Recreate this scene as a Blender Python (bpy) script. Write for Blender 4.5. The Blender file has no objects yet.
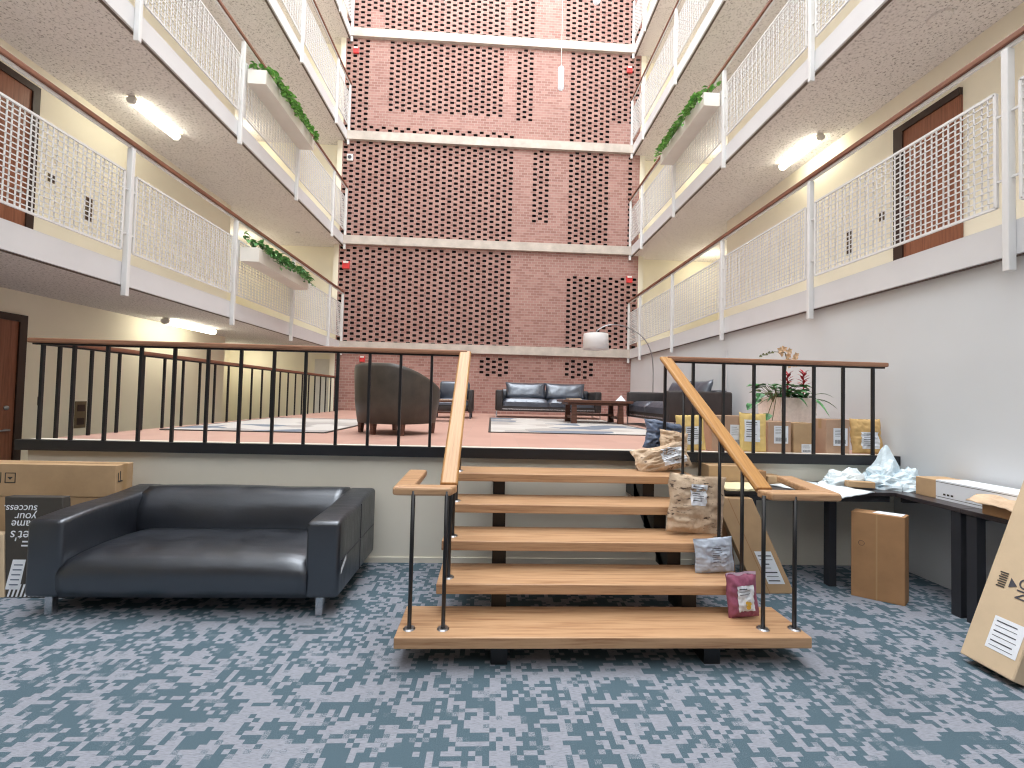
import bpy, bmesh, math, random
from mathutils import Vector, Matrix, Euler, noise
C = bpy.context.scene
COL = C.collection
PI = math.pi
# ---------------------------------------------------------------- helpers
def lin(c):
    return tuple(((x / 255) / 12.92 if x / 255 <= .04045 else ((x / 255 + .055) / 1.055) ** 2.4) for x in c) + (1,)

class NT:
    """small wrapper around a material node tree"""
    def __init__(s, name):
        s.m = bpy.data.materials.new(name); s.m.use_nodes = True
        s.t = s.m.node_tree; s.b = s.t.nodes['Principled BSDF']
    def n(s, kind, **kw):
        x = s.t.nodes.new(kind)
        for k, v in kw.items(): setattr(x, k, v)
        return x
    def l(s, a, b): s.t.links.new(a, b)
    def coord(s, which='Object', scale=(1, 1, 1)):
        c = s.n('ShaderNodeTexCoord'); m = s.n('ShaderNodeMapping'); m.inputs['Scale'].default_value = scale
        s.l(c.outputs[which], m.inputs['Vector']); return m.outputs['Vector']
    def noise(s, vec, scale, detail=3, rough=.5):
        x = s.n('ShaderNodeTexNoise'); x.inputs['Scale'].default_value = scale
        x.inputs['Detail'].default_value = detail; x.inputs['Roughness'].default_value = rough
        s.l(vec, x.inputs['Vector']); return x.outputs['Fac']
    def ramp(s, fac, stops, interp='LINEAR'):
        r = s.n('ShaderNodeValToRGB'); r.color_ramp.interpolation = interp
        e = r.color_ramp.elements
        while len(e) < len(stops): e.new(.5)
        for el, (p, c) in zip(e, stops): el.position = p; el.color = c
        s.l(fac, r.inputs['Fac']); return r.outputs['Color']
    def mix(s, fac, a, b, mode='MIX'):
        x = s.n('ShaderNodeMix', data_type='RGBA', blend_type=mode)
        for sock, v in ((x.inputs[0], fac), (x.inputs[6], a), (x.inputs[7], b)):
            if hasattr(v, 'node'): s.l(v, sock)
            else: sock.default_value = v
        return x.outputs[2]
    def math(s, op, a, b=0):
        x = s.n('ShaderNodeMath', operation=op)
        for sock, v in ((x.inputs[0], a), (x.inputs[1], b)):
            if hasattr(v, 'node'): s.l(v, sock)
            else: sock.default_value = v
        return x.outputs[0]
    def bump(s, h, strength=.3, dist=.01):
        x = s.n('ShaderNodeBump'); x.inputs['Strength'].default_value = strength; x.inputs['Distance'].default_value = dist
        s.l(h, x.inputs['Height']); s.l(x.outputs['Normal'], s.b.inputs['Normal'])
    def base(s, c):
        if hasattr(c, 'node'): s.l(c, s.b.inputs['Base Color'])
        else: s.b.inputs['Base Color'].default_value = c

def mat(name, rgb, rough=.6, var=.12, vscale=6, bump=0, bscale=60, metal=0, spec=.5, stretch=(1, 1, 1), bdist=.004):
    k = NT(name); c = lin(rgb)
    v = k.coord('Object', stretch)
    f = k.noise(v, vscale, 4, .55)
    lo = tuple(max(0, x * (1 - var)) for x in c[:3]) + (1,); hi = tuple(min(1, x * (1 + var)) for x in c[:3]) + (1,)
    k.base(k.ramp(f, [(.3, lo), (.7, hi)]))
    k.b.inputs['Roughness'].default_value = rough; k.b.inputs['Metallic'].default_value = metal
    k.b.inputs['Specular IOR Level'].default_value = spec
    if bump: k.bump(k.noise(v, bscale, 3), bump, bdist)
    return k.m

def wood(name, a, b, axis=0, rough=.45, scale=6, st=None):
    k = NT(name)
    if st is None: st = [30, 30, 30]; st[axis] = 1.3
    v = k.coord('Object', tuple(st))
    f = k.noise(v, scale * .25, 5, .65)
    col = k.ramp(f, [(.3, lin(b)), (.5, lin(a)), (.7, lin(tuple(min(255, x + 12) for x in a)))])
    k.base(col); k.b.inputs['Roughness'].default_value = rough
    k.bump(f, .08, .002)
    return k.m

def emit(name, rgb, strength):
    k = NT(name); k.base(lin(rgb)); k.b.inputs['Emission Color'].default_value = lin(rgb)
    k.b.inputs['Emission Strength'].default_value = strength
    return k.m

class MB:
    def __init__(s): s.v = []; s.f = []; s.mi = []
    def add(s, vs, fs, m=0):
        o = len(s.v); s.v += [Vector(p) for p in vs]
        for f in fs: s.f.append([o + i for i in f]); s.mi.append(m)
        return s
    def hexa(s, p, m=0):     # p: 4 bottom corners ccw, 4 top corners
        return s.add(p, [(3, 2, 1, 0), (4, 5, 6, 7), (0, 1, 5, 4), (1, 2, 6, 5), (2, 3, 7, 6), (3, 0, 4, 7)], m)
    def box(s, x0, x1, y0, y1, z0, z1, m=0):
        return s.hexa([(x0, y0, z0), (x1, y0, z0), (x1, y1, z0), (x0, y1, z0), (x0, y0, z1), (x1, y0, z1), (x1, y1, z1), (x0, y1, z1)], m)
    def quad(s, a, b, c, d, m=0): return s.add([a, b, c, d], [(0, 1, 2, 3)], m)
    def bar(s, a, b, w, h=None, up=(0, 0, 1), m=0, caps=True):
        a = Vector(a); b = Vector(b); h = h or w; d = (b - a).normalized(); up = Vector(up)
        if abs(d.dot(up)) > .98: up = Vector((1, 0, 0))
        x = d.cross(up).normalized(); y = x.cross(d).normalized()
        p = []
        for q in (a, b):
            for sx, sy in ((-1, -1), (1, -1), (1, 1), (-1, 1)): p.append(q + x * sx * w / 2 + y * sy * h / 2)
        fs = [(0, 1, 5, 4), (1, 2, 6, 5), (2, 3, 7, 6), (3, 0, 4, 7)]
        if caps: fs += [(3, 2, 1, 0), (4, 5, 6, 7)]
        return s.add(p, fs, m)
    def tube(s, pts, r, seg=8, m=0, caps=True):
        pts = [Vector(p) for p in pts]; n = len(pts); rings = []
        rr = r if isinstance(r, (list, tuple)) else [r] * n
        prev = None
        for i, p in enumerate(pts):
            d = (pts[min(i + 1, n - 1)] - pts[max(i - 1, 0)]).normalized()
            if prev is None:
                u = d.orthogonal().normalized()
            else:
                u = (prev - d * prev.dot(d)).normalized()
            prev = u; w = d.cross(u)
            rings.append([p + (u * math.cos(2 * PI * k / seg) + w * math.sin(2 * PI * k / seg)) * rr[i] for k in range(seg)])
        vs = [q for g in rings for q in g]; fs = []
        for i in range(n - 1):
            for k in range(seg):
                a = i * seg + k; b = i * seg + (k + 1) % seg
                fs.append((a, b, b + seg, a + seg))
        if caps: fs += [tuple(range(seg))[::-1], tuple((n - 1) * seg + k for k in range(seg))]
        return s.add(vs, fs, m)
    def lathe(s, prof, cx, cy, seg=20, m=0):
        vs = []; fs = []
        for r, z in prof:
            for k in range(seg): vs.append((cx + r * math.cos(2 * PI * k / seg), cy + r * math.sin(2 * PI * k / seg), z))
        for i in range(len(prof) - 1):
            for k in range(seg):
                a = i * seg + k; b = i * seg + (k + 1) % seg
                fs.append((a, b, b + seg, a + seg))
        return s.add(vs, fs, m)
    def grid(s, fn, nu, nv, m=0, flip=False):
        vs = [fn(u / nu, v / nv) for v in range(nv + 1) for u in range(nu + 1)]
        fs = []
        for v in range(nv):
            for u in range(nu):
                a = v * (nu + 1) + u; q = (a, a + 1, a + nu + 2, a + nu + 1)
                fs.append(q[::-1] if flip else q)
        return s.add(vs, fs, m)
    def build(s, name, mats, parent=None, bevel=0, seg=2, smooth=False, local=False, weld=False, kind=None, label=None, sub=0):
        me = bpy.data.meshes.new(name)
        off = Vector((0, 0, 0))
        if not local:
            p = parent
            while p is not None: off += p.location; p = p.parent
        me.from_pydata([tuple(v - off) for v in s.v], [], s.f)
        for m in (mats if isinstance(mats, (list, tuple)) else [mats]): me.materials.append(m)
        me.polygons.foreach_set('material_index', s.mi)
        if weld or bevel or sub:
            bm = bmesh.new(); bm.from_mesh(me)
            if weld: bmesh.ops.remove_doubles(bm, verts=bm.verts, dist=1e-4)
            bmesh.ops.recalc_face_normals(bm, faces=bm.faces); bm.to_mesh(me); bm.free()
        if smooth: me.polygons.foreach_set('use_smooth', [True] * len(me.polygons))
        me.update()
        o = bpy.data.objects.new(name, me); COL.objects.link(o)
        if parent: o.parent = parent
        if bevel:
            b = o.modifiers.new('bevel', 'BEVEL'); b.width = bevel; b.segments = seg; b.limit_method = 'ANGLE'; b.angle_limit = .6
            b.harden_normals = False
        if sub:
            q = o.modifiers.new('sub', 'SUBSURF'); q.levels = sub; q.render_levels = sub
        if kind: o['kind'] = kind
        if label: o['label'] = label
        return o

def tag(o, label, cat, group=None):
    o['label'] = label; o['category'] = cat
    if group: o['group'] = group
    return o
def thing(name, label, cat, loc=(0, 0, 0), rot=(0, 0, 0), group=None):
    o = bpy.data.objects.new(name, None); COL.objects.link(o); o.empty_display_size = .05
    o.location = loc; o.rotation_euler = rot
    return tag(o, label, cat, group)
def single(name, mb, mats, label, cat, loc, group=None, **kw):
    """a thing that is one mesh, its origin at its base"""
    e = bpy.data.objects.new('tmp', None); e.location = loc
    for i, v in enumerate(mb.v): mb.v[i] = v - Vector(loc)
    bpy.data.objects.remove(e)
    o = mb.build(name, mats, local=True, **kw); o.location = loc
    return tag(o, label, cat, group)
def struct(name, mb, mats, parent=None, **kw):
    return mb.build(name, mats, parent, kind='structure', **kw)
def text_mesh(name, body, size, m, parent, matrix, align='LEFT', extrude=.0006, shear=0):
    cu = bpy.data.curves.new(name, 'FONT'); cu.body = body; cu.size = size; cu.align_x = align; cu.extrude = extrude; cu.shear = shear
    t = bpy.data.objects.new(name, cu); COL.objects.link(t)
    dg = bpy.context.evaluated_depsgraph_get()
    me = bpy.data.meshes.new_from_object(t.evaluated_get(dg)); COL.objects.unlink(t); bpy.data.objects.remove(t)
    me.transform(matrix); me.materials.clear(); me.materials.append(m); me.name = name
    o = bpy.data.objects.new(name, me); COL.objects.link(o); o.parent = parent
    return o

# ---------------------------------------------------------------- measures (metres; camera stands at the origin, 1.6 m up)
XL, XR, YW = -4.338, 3.989, 12.732        # gallery edges, brick wall
PITCH, Y0 = 2.1283, 5.3129                # gallery post spacing
FB, FT, H = 2.795, 3.042, 3.0476          # slab underside, slab top, storey
PB, RT = 2.665, 4.481                     # post foot, handrail
YP, P = 4.206, 1.0886                     # platform edge and height
YN = -1.3                                 # near end of the hall
XWL, XWR = -6.15, 5.45                    # corridor walls
TOP = 16.2

# ---------------------------------------------------------------- materials
def m_carpet():
    k = NT('carpet'); c = k.coord('Object')
    sn = k.n('ShaderNodeVectorMath', operation='SNAP'); k.l(c, sn.inputs[0]); sn.inputs[1].default_value = (.031, .027, 1)
    s = sn.outputs[0]
    n1 = k.noise(s, 7.2, 2, .55)
    wn = k.n('ShaderNodeTexWhiteNoise', noise_dimensions='3D'); k.l(s, wn.inputs['Vector'])
    n3 = k.noise(c, 1.1, 1)
    a = k.math('ADD', n1, k.math('MULTIPLY', k.math('SUBTRACT', wn.outputs['Value'], .5), .30))
    a = k.math('ADD', a, k.math('MULTIPLY', k.math('SUBTRACT', n3, .5), .16))
    a = k.math('ADD', a, k.math('MULTIPLY', k.math('SUBTRACT', k.noise(c, 190, 2, .6), .5), .12))
    pat = k.ramp(a, [(0, (0, 0, 0, 1)), (.485, (0, 0, 0, 1)), (.515, (1, 1, 1, 1))])
    th = k.noise(k.coord('Object', (30, 420, 1)), 1.0, 2, .7)
    fib = k.noise(c, 260, 2, .7)
    dark = k.ramp(fib, [(.3, lin((66, 84, 94))), (.7, lin((92, 111, 122)))])
    light = k.ramp(th, [(.36, lin((120, 124, 134))), (.55, lin((147, 151, 161)))])
    k.base(k.mix(pat, dark, light)); k.b.inputs['Roughness'].default_value = .95; k.b.inputs['Specular IOR Level'].default_value = .12
    k.bump(fib, .5, .004); return k.m
def m_brick():
    k = NT('brick'); c = k.n('ShaderNodeTexCoord'); sp = k.n('ShaderNodeSeparateXYZ'); k.l(c.outputs['Object'], sp.inputs[0])
    cb = k.n('ShaderNodeCombineXYZ'); k.l(sp.outputs[0], cb.inputs[0]); k.l(sp.outputs[2], cb.inputs[1])
    b = k.n('ShaderNodeTexBrick'); k.l(cb.outputs[0], b.inputs['Vector'])
    b.inputs['Scale'].default_value = 1; b.inputs['Brick Width'].default_value = .1782; b.inputs['Row Height'].default_value = .0775
    b.inputs['Mortar Size'].default_value = .008; b.inputs['Mortar Smooth'].default_value = .3; b.inputs['Bias'].default_value = -.1
    b.inputs['Color1'].default_value = lin((168, 129, 119)); b.inputs['Color2'].default_value = lin((143, 102, 93)); b.inputs['Mortar'].default_value = lin((170, 146, 139))
    n = k.noise(c.outputs['Object'], 3, 4, .6)
    k.base(k.mix(.35, b.outputs['Color'], k.ramp(n, [(.3, (.75, .7, .7, 1)), (.7, (1.0, 1.0, 1.0, 1))]), 'MULTIPLY'))
    k.b.inputs['Roughness'].default_value = .85; k.bump(b.outputs['Fac'], -.4, .006); return k.m
def m_popcorn():
    k = NT('popcorn_ceiling'); c = k.coord('Object')
    n = k.noise(c, 36, 3, .75); n2 = k.noise(c, 1.3, 3)
    sp = k.ramp(n, [(.34, lin((134, 128, 125))), (.44, lin((226, 221, 219))), (.7, lin((236, 232, 230)))])
    k.base(k.mix(.3, sp, k.ramp(n2, [(.3, (.86, .85, .84, 1)), (.7, (1, 1, 1, 1))]), 'MULTIPLY'))
    k.b.inputs['Roughness'].default_value = .95; k.bump(n, .8, .012); return k.m
def m_deck():
    k = NT('terracotta_tile'); c = k.coord('Object')
    b = k.n('ShaderNodeTexBrick'); k.l(c, b.inputs['Vector']); b.offset = 0
    b.inputs['Scale'].default_value = 1; b.inputs['Brick Width'].default_value = .3; b.inputs['Row Height'].default_value = .3
    b.inputs['Mortar Size'].default_value = .005
    b.inputs['Color1'].default_value = lin((190, 152, 138)); b.inputs['Color2'].default_value = lin((183, 144, 130)); b.inputs['Mortar'].default_value = lin((180, 148, 136))
    n = k.noise(c, 2.2, 4)
    k.base(k.mix(.4, b.outputs['Color'], k.ramp(n, [(.3, (.9, .86, .84, 1)), (.7, (1, 1, 1, 1))]), 'MULTIPLY'))
    k.b.inputs['Roughness'].default_value = .5; return k.m
def m_rug(name, seedoff):
    k = NT(name); c = k.coord('Object', (1.1, 1.5, 1)); mp = k.n('ShaderNodeVectorMath', operation='ADD'); k.l(c, mp.inputs[0]); mp.inputs[1].default_value = (seedoff, seedoff * 2, 0)
    ck = k.n('ShaderNodeTexVoronoi', voronoi_dimensions='2D'); ck.distance = 'MANHATTAN'; k.l(mp.outputs[0], ck.inputs['Vector']); ck.inputs['Scale'].default_value = 1.6
    sp = k.n('ShaderNodeSeparateColor'); k.l(ck.outputs['Color'], sp.inputs[0])
    col = k.ramp(sp.outputs[0], [(0, lin((188, 183, 178))), (.40, lin((180, 175, 170))), (.44, lin((160, 154, 150))), (.60, lin((170, 163, 158))), (.68, lin((112, 120, 132))), (.84, lin((190, 186, 181)))], 'CONSTANT')
    k.base(col); k.b.inputs['Roughness'].default_value = .95; k.bump(k.noise(k.coord('Object'), 200, 2), .4, .004); return k.m
def m_leather(name, rgb, rough=.38, wr=.18, spec=.5):
    k = NT(name); k.b.inputs['Specular IOR Level'].default_value = spec; k.b.inputs['IOR'].default_value = 1.5 if spec < .6 else 1.85; k.b.inputs['Specular Tint'].default_value = (.86, .92, 1, 1); c = k.coord('Object')
    f = k.noise(c, 5, 4, .6); g = k.noise(c, 180, 3, .6); w = k.noise(k.coord('Object', (3, 22, 6)), 1.0, 3, .5)
    b = lin(rgb); k.base(k.ramp(f, [(.3, tuple(x * .75 for x in b[:3]) + (1,)), (.7, tuple(x * 1.25 for x in b[:3]) + (1,))]))
    k.l(k.ramp(f, [(.3, (rough - .06,) * 3 + (1,)), (.7, (rough + .1,) * 3 + (1,))]), k.b.inputs['Roughness'])
    k.bump(k.math('ADD', k.math('MULTIPLY', g, .25), w), wr, .02); return k.m
def m_leaf(name, a, b, rough=.45):
    k = NT(name); c = k.coord('Object'); k.base(k.ramp(k.noise(c, 16, 2, .6), [(.35, lin(a)), (.55, lin(b)), (.72, lin(tuple(min(255, x + 45) for x in b)))]))
    k.b.inputs['Roughness'].default_value = rough; return k.m

M = {}
M['carpet'] = m_carpet(); M['brick'] = m_brick(); M['popcorn'] = m_popcorn(); M['deck'] = m_deck()
M['wall_cream'] = mat('cream_wall_paint', (240, 234, 214), .7, .03, 1.2)
M['wall_white'] = mat('white_wall_paint', (204, 207, 210), .65, .03, .9, .05, 90)
M['light_block'] = mat('light_block_taupe', (118, 108, 98), .8, .03, 1.5)  # dark tone keeps bounce low off the wall added behind the camera
M['wall_riser'] = mat('platform_wall_paint', (232, 227, 213), .7, .03, 1.5)
M['fascia'] = mat('white_fascia_paint', (206, 206, 208), .45, .03, 2)
M['white_metal'] = mat('white_enamel_metal', (214, 214, 214), .4, .02, 5)
M['lip'] = mat('slab_edge_bead', (96, 82, 74), .6, .05, 5)
M['concrete'] = mat('concrete_band', (188, 178, 168), .9, .14, 4, .3, 40)
M['hole_shade'] = mat('painted_hole_shade', (18, 9, 8), .95, .2, 3)  # near-black colour standing in for the shade behind the brick holes
M['black_metal'] = mat('black_painted_steel', (22, 22, 25), .42, .1, 8)
M['black_beam'] = mat('black_edge_beam', (30, 31, 35), .38, .1, 4)
M['rail_wood'] = wood('handrail_wood', (122, 78, 58), (84, 50, 38), 1)
M['rail_wood_x'] = wood('deck_handrail_wood', (150, 108, 82), (112, 74, 54), 0)
M['oak'] = wood('oak_tread', (182, 144, 108), (146, 104, 72), 0, .42)
M['oak_y'] = wood('oak_handrail', (176, 130, 76), (150, 102, 54), 1, .38, 6, (34, 1.2, 1.6))
M['door'] = wood('door_veneer', (138, 86, 62), (112, 66, 46), 2, .4)
M['door_frame'] = mat('dark_brown_frame', (52, 34, 27), .45, .15, 4)
M['steel'] = mat('brushed_steel', (170, 172, 176), .3, .05, 10, metal=1)
M['chrome'] = mat('satin_chrome', (200, 202, 206), .25, .04, 10, metal=.9)
M['leather'] = m_leather('black_leather', (18, 21, 29), .35, .2, .75)
M['leather_blue'] = m_leather('blue_black_leather', (54, 60, 72), .33, .3, .75)
M['leather_brown'] = m_leather('charcoal_brown_leather', (50, 43, 40), .5, .15)
M['leather_tub'] = m_leather('grey_brown_leather', (66, 60, 52), .42, .1)
M['dark_wood'] = wood('walnut', (92, 58, 44), (58, 34, 26), 0, .4)
M['card'] = mat('cardboard', (184, 153, 117), .85, .08, 7, .1, 120)
M['card_light'] = mat('pale_cardboard', (202, 180, 150), .85, .06, 5, .1, 120)
M['card_dark'] = mat('brown_cardboard', (166, 126, 88), .85, .09, 7, .1, 120)
M['card_pink'] = mat('dull_cardboard', (184, 152, 128), .85, .07, 6, .1, 120)
M['print_dark'] = mat('charcoal_print', (62, 58, 54), .6, .05, 5)
M['tape'] = mat('packing_tape', (176, 142, 100), .3, .05, 9)
M['paper'] = mat('white_label_paper', (228, 232, 238), .6, .02, 9)
M['ink'] = mat('black_ink', (70, 70, 78), .6, .05, 9)
M['kraft'] = mat('kraft_paper', (202, 176, 148), .8, .12, 9, .5, 26, bdist=.01)
M['kraft_gold'] = mat('golden_kraft', (206, 170, 112), .75, .12, 9, .5, 30, bdist=.01)
M['bubble_yellow'] = mat('yellow_mailer', (228, 198, 126), .7, .06, 9, .3, 40, bdist=.006)
M['cream_paper'] = mat('cream_mailer', (228, 218, 178), .7, .05, 9, .3, 40, bdist=.006)
def m_printed():
    k = NT('printed_kraft'); c = k.coord('Object'); f = k.noise(c, 9, 4, .55)
    b = k.ramp(f, [(.3, lin((186, 160, 134))), (.7, lin((214, 192, 166)))])
    p = k.noise(k.coord('Object', (16, 16, 44)), 1.0, 3, .6)
    q = k.noise(k.coord('Object', (5, 5, 9)), 1.0, 1, .5)
    mk = k.math('MULTIPLY', k.ramp(p, [(.58, (0, 0, 0, 1)), (.63, (1, 1, 1, 1))]), k.ramp(q, [(.46, (0, 0, 0, 1)), (.52, (1, 1, 1, 1))]))
    k.base(k.mix(mk, b, lin((96, 78, 66)))); k.b.inputs['Roughness'].default_value = .8
    k.bump(k.noise(c, 26, 3), .6, .012); return k.m
M['kraft_print'] = m_printed()
M['poly_grey'] = mat('grey_poly_mailer', (182, 192, 206), .38, .08, 7, .4, 22, bdist=.012)
M['poly_blue'] = mat('slate_poly_mailer', (92, 106, 130), .35, .12, 7, .6, 18, bdist=.015)
M['poly_white'] = mat('white_poly_sheet', (226, 236, 240), .4, .05, 6, .3, 16, bdist=.012)
M['poly_pale'] = mat('pale_blue_plastic', (206, 222, 230), .32, .08, 8, .6, 14, bdist=.02)
M['pink'] = mat('maroon_packet', (150, 84, 108), .45, .22, 24, .4, 40, bdist=.006)
M['pink_clear'] = mat('pale_mauve_film', (214, 184, 202), .35, .05, 9)
M['yellow_print'] = mat('yellow_print', (222, 178, 70), .6, .1, 40)
M['table_top'] = mat('dark_laminate', (58, 52, 54), .32, .1, 6)
M['table_leg'] = mat('charcoal_steel', (46, 48, 54), .5, .1, 8)
M['planter'] = mat('white_planter', (224, 220, 212), .6, .04, 3)
M['planter_deck'] = mat('speckled_planter', (238, 232, 226), .6, .08, 30)
M['soil'] = mat('potting_soil', (52, 40, 32), .95, .3, 30)
M['pothos'] = m_leaf('pothos_leaf', (66, 128, 52), (120, 178, 84))
M['pothos_dark'] = m_leaf('deep_pothos_leaf', (44, 104, 52), (104, 158, 92))
M['green'] = m_leaf('dark_leaf', (26, 74, 38), (62, 122, 66))
M['red'] = mat('red_bract', (160, 42, 52), .45, .2, 20)
M['orchid'] = mat('tan_petal', (210, 176, 140), .6, .25, 30)
M['stem'] = mat('plant_stem', (92, 96, 62), .6, .2, 20)
M['red_plastic'] = mat('red_alarm', (206, 58, 58), .4, .08, 10)
M['lamp_shade'] = mat('white_lampshade', (252, 252, 253), .7, .02, 9)
M['plate'] = mat('bronze_plate', (112, 98, 76), .4, .1, 20, metal=.3)
M['grey_white'] = mat('off_white_plastic', (220, 218, 212), .5, .03, 10)
M['diffuser'] = emit('fluorescent_diffuser', (255, 251, 230), 16)
M['pendant_white'] = emit('pendant_tube', (240, 248, 255), .55)
M['magazine'] = mat('magazine_cover', (204, 180, 160), .5, .3, 40)

# ---------------------------------------------------------------- room shell
struct('floor', MB().box(-9, 7.2, YN - 1.7, 13.4, -.12, 0), M['carpet'])
struct('floor_platform', MB().box(-4.25, 4.07, YP + .02, YW, P - .06, P), M['deck'])
struct('wall_platform', MB().box(-4.25, 4.07, YP + .05, YP + .25, 0, P - .06).box(-4.25, -4.05, YP + .25, YW, 0, P - .06), M['wall_riser'])
struct('trim_1', MB().box(-4.30, 4.07, YP - .02, YP + .045, P - .082, P + .012), M['black_beam'])
struct('trim_2', MB().box(-4.25, 4.07, YP + .045, YP + .12, P - .005, P + .013), M['wall_riser'])
struct('baseboard_platform', MB().box(-4.2, 2.0, YP + .038, YP + .05, 0, .05), M['wall_riser'])
# left corridor wall runs past the doors, then opens to a lift lobby
struct('wall_left', MB().box(XWL - .2, XWL, YN, 10.2, 0, TOP).box(-7.8, XWL, 10.2, 10.35, 0, TOP).box(-7.8, -7.6, 10.35, 13.2, 0, TOP), M['wall_cream'])
struct('wall_right', MB().box(XWR, XWR + .2, YN, 9.87, FT, TOP).box(XWR, 7.0, 9.87, 10.0, FT, TOP).box(6.8, 7.0, 10.0, 13.2, FT, TOP), M['wall_cream'])
struct('wall_right_lower', MB().box(4.075, 4.28, YN, YW, 0, FB - .006), M['wall_white'])
struct('trim_3', MB().box(4.062, 4.074, 7.42, 7.45, P, FB - .3), M['fascia'])
struct('wall_back_left', MB().box(-7.8, -4.55, 13.0, 13.2, 0, TOP).box(-4.65, -4.501, YW + .002, 13.0, 0, TOP), M['wall_cream'])
struct('wall_back_right', MB().box(4.25, 7.0, 13.0, 13.2, 0, TOP).box(4.251, 4.40, YW + .002, 13.0, 0, TOP), M['wall_cream'])

# galleries: slab with textured underside, white fascia
for side, xe, xw in (('left', XL, -7.6), ('right', XR, 6.8)):
    for l in range(5):
        z0, z1 = FB + l * H, FT + l * H
        a, b = (xw, xe - .05) if side == 'left' else (xe + .05, xw)
        struct('ceiling_%s_%d' % (side, l + 1), MB().box(a, b, YN, 13.0, z0 + .012, z1 - .004), M['popcorn'])
        f0, f1 = (xe - .05, xe - .02) if side == 'left' else (xe + .02, xe + .05)
        struct('trim_fascia_%s_%d' % (side, l + 1), MB().box(f0, f1, YN, YW - .01, z0, z1 + .02), M['fascia'])
        e0, e1 = (xe - .09, xe - .05) if side == 'left' else (xe + .05, xe + .09)
        struct('trim_lip_%s_%d' % (side, l + 1), MB().box(e0, e1, YN, YW - .01, z0 - .006, z0 + .012), M['lip'])

# the perforated brick screen
def brick_wall():
    zones = [(-.36, .45, 2.14, 2.69), (2.06, 2.92, 2.16, 2.72),
             (-4.5, .5, FT, 5.84), (2.05, 4.4, FT, 5.17),
             (-4.5, .46, 6.08, 8.9), (.95, 1.52, 6.71, 8.9), (2.02, 3.3, 6.08, 8.9), (3.84, 4.1, 6.08, 8.9),
             (-4.5, -3.80, 9.08, 11.95), (-3.33, .08, 9.84, 11.95), (-3.9, .42, 9.12, 9.36), (.42, 1.0, 9.8, 11.95), (2.03, 4.4, 9.83, 11.95), (2.05, 3.3, 9.08, 9.83),
             (-4.5, -3.82, 12.17, TOP), (-3.9, -3.3, 12.8, TOP), (-3.37, .12, 12.17, TOP), (.4, 1.0, 12.17, TOP), (2.0, 4.4, 12.17, TOP)]
    pw, hw, rh, y, dep = .1782, .115, .0775, YW, .02
    x0, x1 = -4.5, 4.25
    mb = MB(); nc = int((x1 - x0) / pw) + 1; nr = int((TOP - .93) / rh)
    for j in range(nr):
        za, zb = .93 + j * rh, .93 + (j + 1) * rh; zm = (za + zb) / 2
        run = x0
        for i in range(nc):
            xa = x0 + i * pw + (pw - hw) / 2; xb = xa + hw; xm = (xa + xb) / 2
            if (i + j) % 2 or xb > x1: continue
            if not any(a <= xm <= b and c <= zm <= d for a, b, c, d in zones): continue
            mb.quad((run, y, za), (xa, y, za), (xa, y, zb), (run, y, zb)); run = xb
            Y = y + dep
            mb.quad((xa, y, za), (xa, Y, za), (xa, Y, zb), (xa, y, zb)); mb.quad((xb, Y, za), (xb, y, za), (xb, y, zb), (xb, Y, zb))
            mb.quad((xa, y, za), (xb, y, za), (xb, Y, za), (xa, Y, za)); mb.quad((xa, Y, zb), (xb, Y, zb), (xb, y, zb), (xa, y, zb))
        mb.quad((run, y, za), (x1, y, za), (x1, y, zb), (run, y, zb))
    struct('wall_back', mb, M['brick'])
    struct('wall_back_hole_shade', MB().box(x0, x1, y + .30, y + .36, .9, TOP).box(x0, x0 + .02, y + .05, y + .3, .9, TOP).box(x1 - .02, x1, y + .05, y + .3, .9, TOP), M['hole_shade'])  # dark sheets painted as the unlit depth seen through the holes
brick_wall()
for l in range(5):
    struct('trim_band_%d' % (l + 1), MB().box(-4.52, 4.22, YW - .10, YW + .02, FB + l * H + .02, FB + l * H + .265), M['concrete'])

struct('light_block_wall', MB().box(-9, 7.2, -3.0, -2.8, 0, 6.0), M['light_block'])  # unseen wall added behind the camera to hold back low front light
# doors
def door(n, x, y0, y1, z0, z1, side, knob=True, near=.09, far=.09):
    s = 1 if side == 'left' else -1
    f = lambda a, b: (x + s * a, x + s * b) if s > 0 else (x - b, x - a)
    xa, xb = f(.002, .05)
    d = struct('door_%d' % n, MB().box(*f(.002, .028), y0 + near, y1 - far, z0 + .01, z1 - .09), M['door'])
    fr = MB().box(xa, xb, y1 - far, y1, z0, z1).box(xa, xb, y0 + near, y1 - far, z1 - .09, z1)
    if near > .03: fr.box(xa, xb, y0, y0 + near, z0, z1)
    fr.build('door_frame', M['door_frame'], d)
    if knob:
        yk = y1 - .19; zk = z0 + 1.02
        MB().tube([(x + s * .03, yk, zk), (x + s * .09, yk, zk)], .014, 10).tube([(x + s * .085, yk, zk), (x + s * .085, yk - .11, zk)], .011, 8).build('door_handle', M['steel'], d, smooth=True)
        MB().tube([(x + s * .028, yk, zk + .28), (x + s * .045, yk, zk + .28)], .028, 14).build('deadbolt', M['steel'], d, smooth=True)
door(1, XWL, 5.03, 6.02, 0, 2.50, 'left')
door(2, XWL, 5.03, 6.02, FT, FT + 2.50, 'left')
door(3, XWR, 4.80, 5.66, FT, FT + 2.33, 'right', near=.012, far=.13)
struct('door_4', MB().box(-5.15, -4.6, 12.96, 12.995, .0, 2.55), M['grey_white'])

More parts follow.
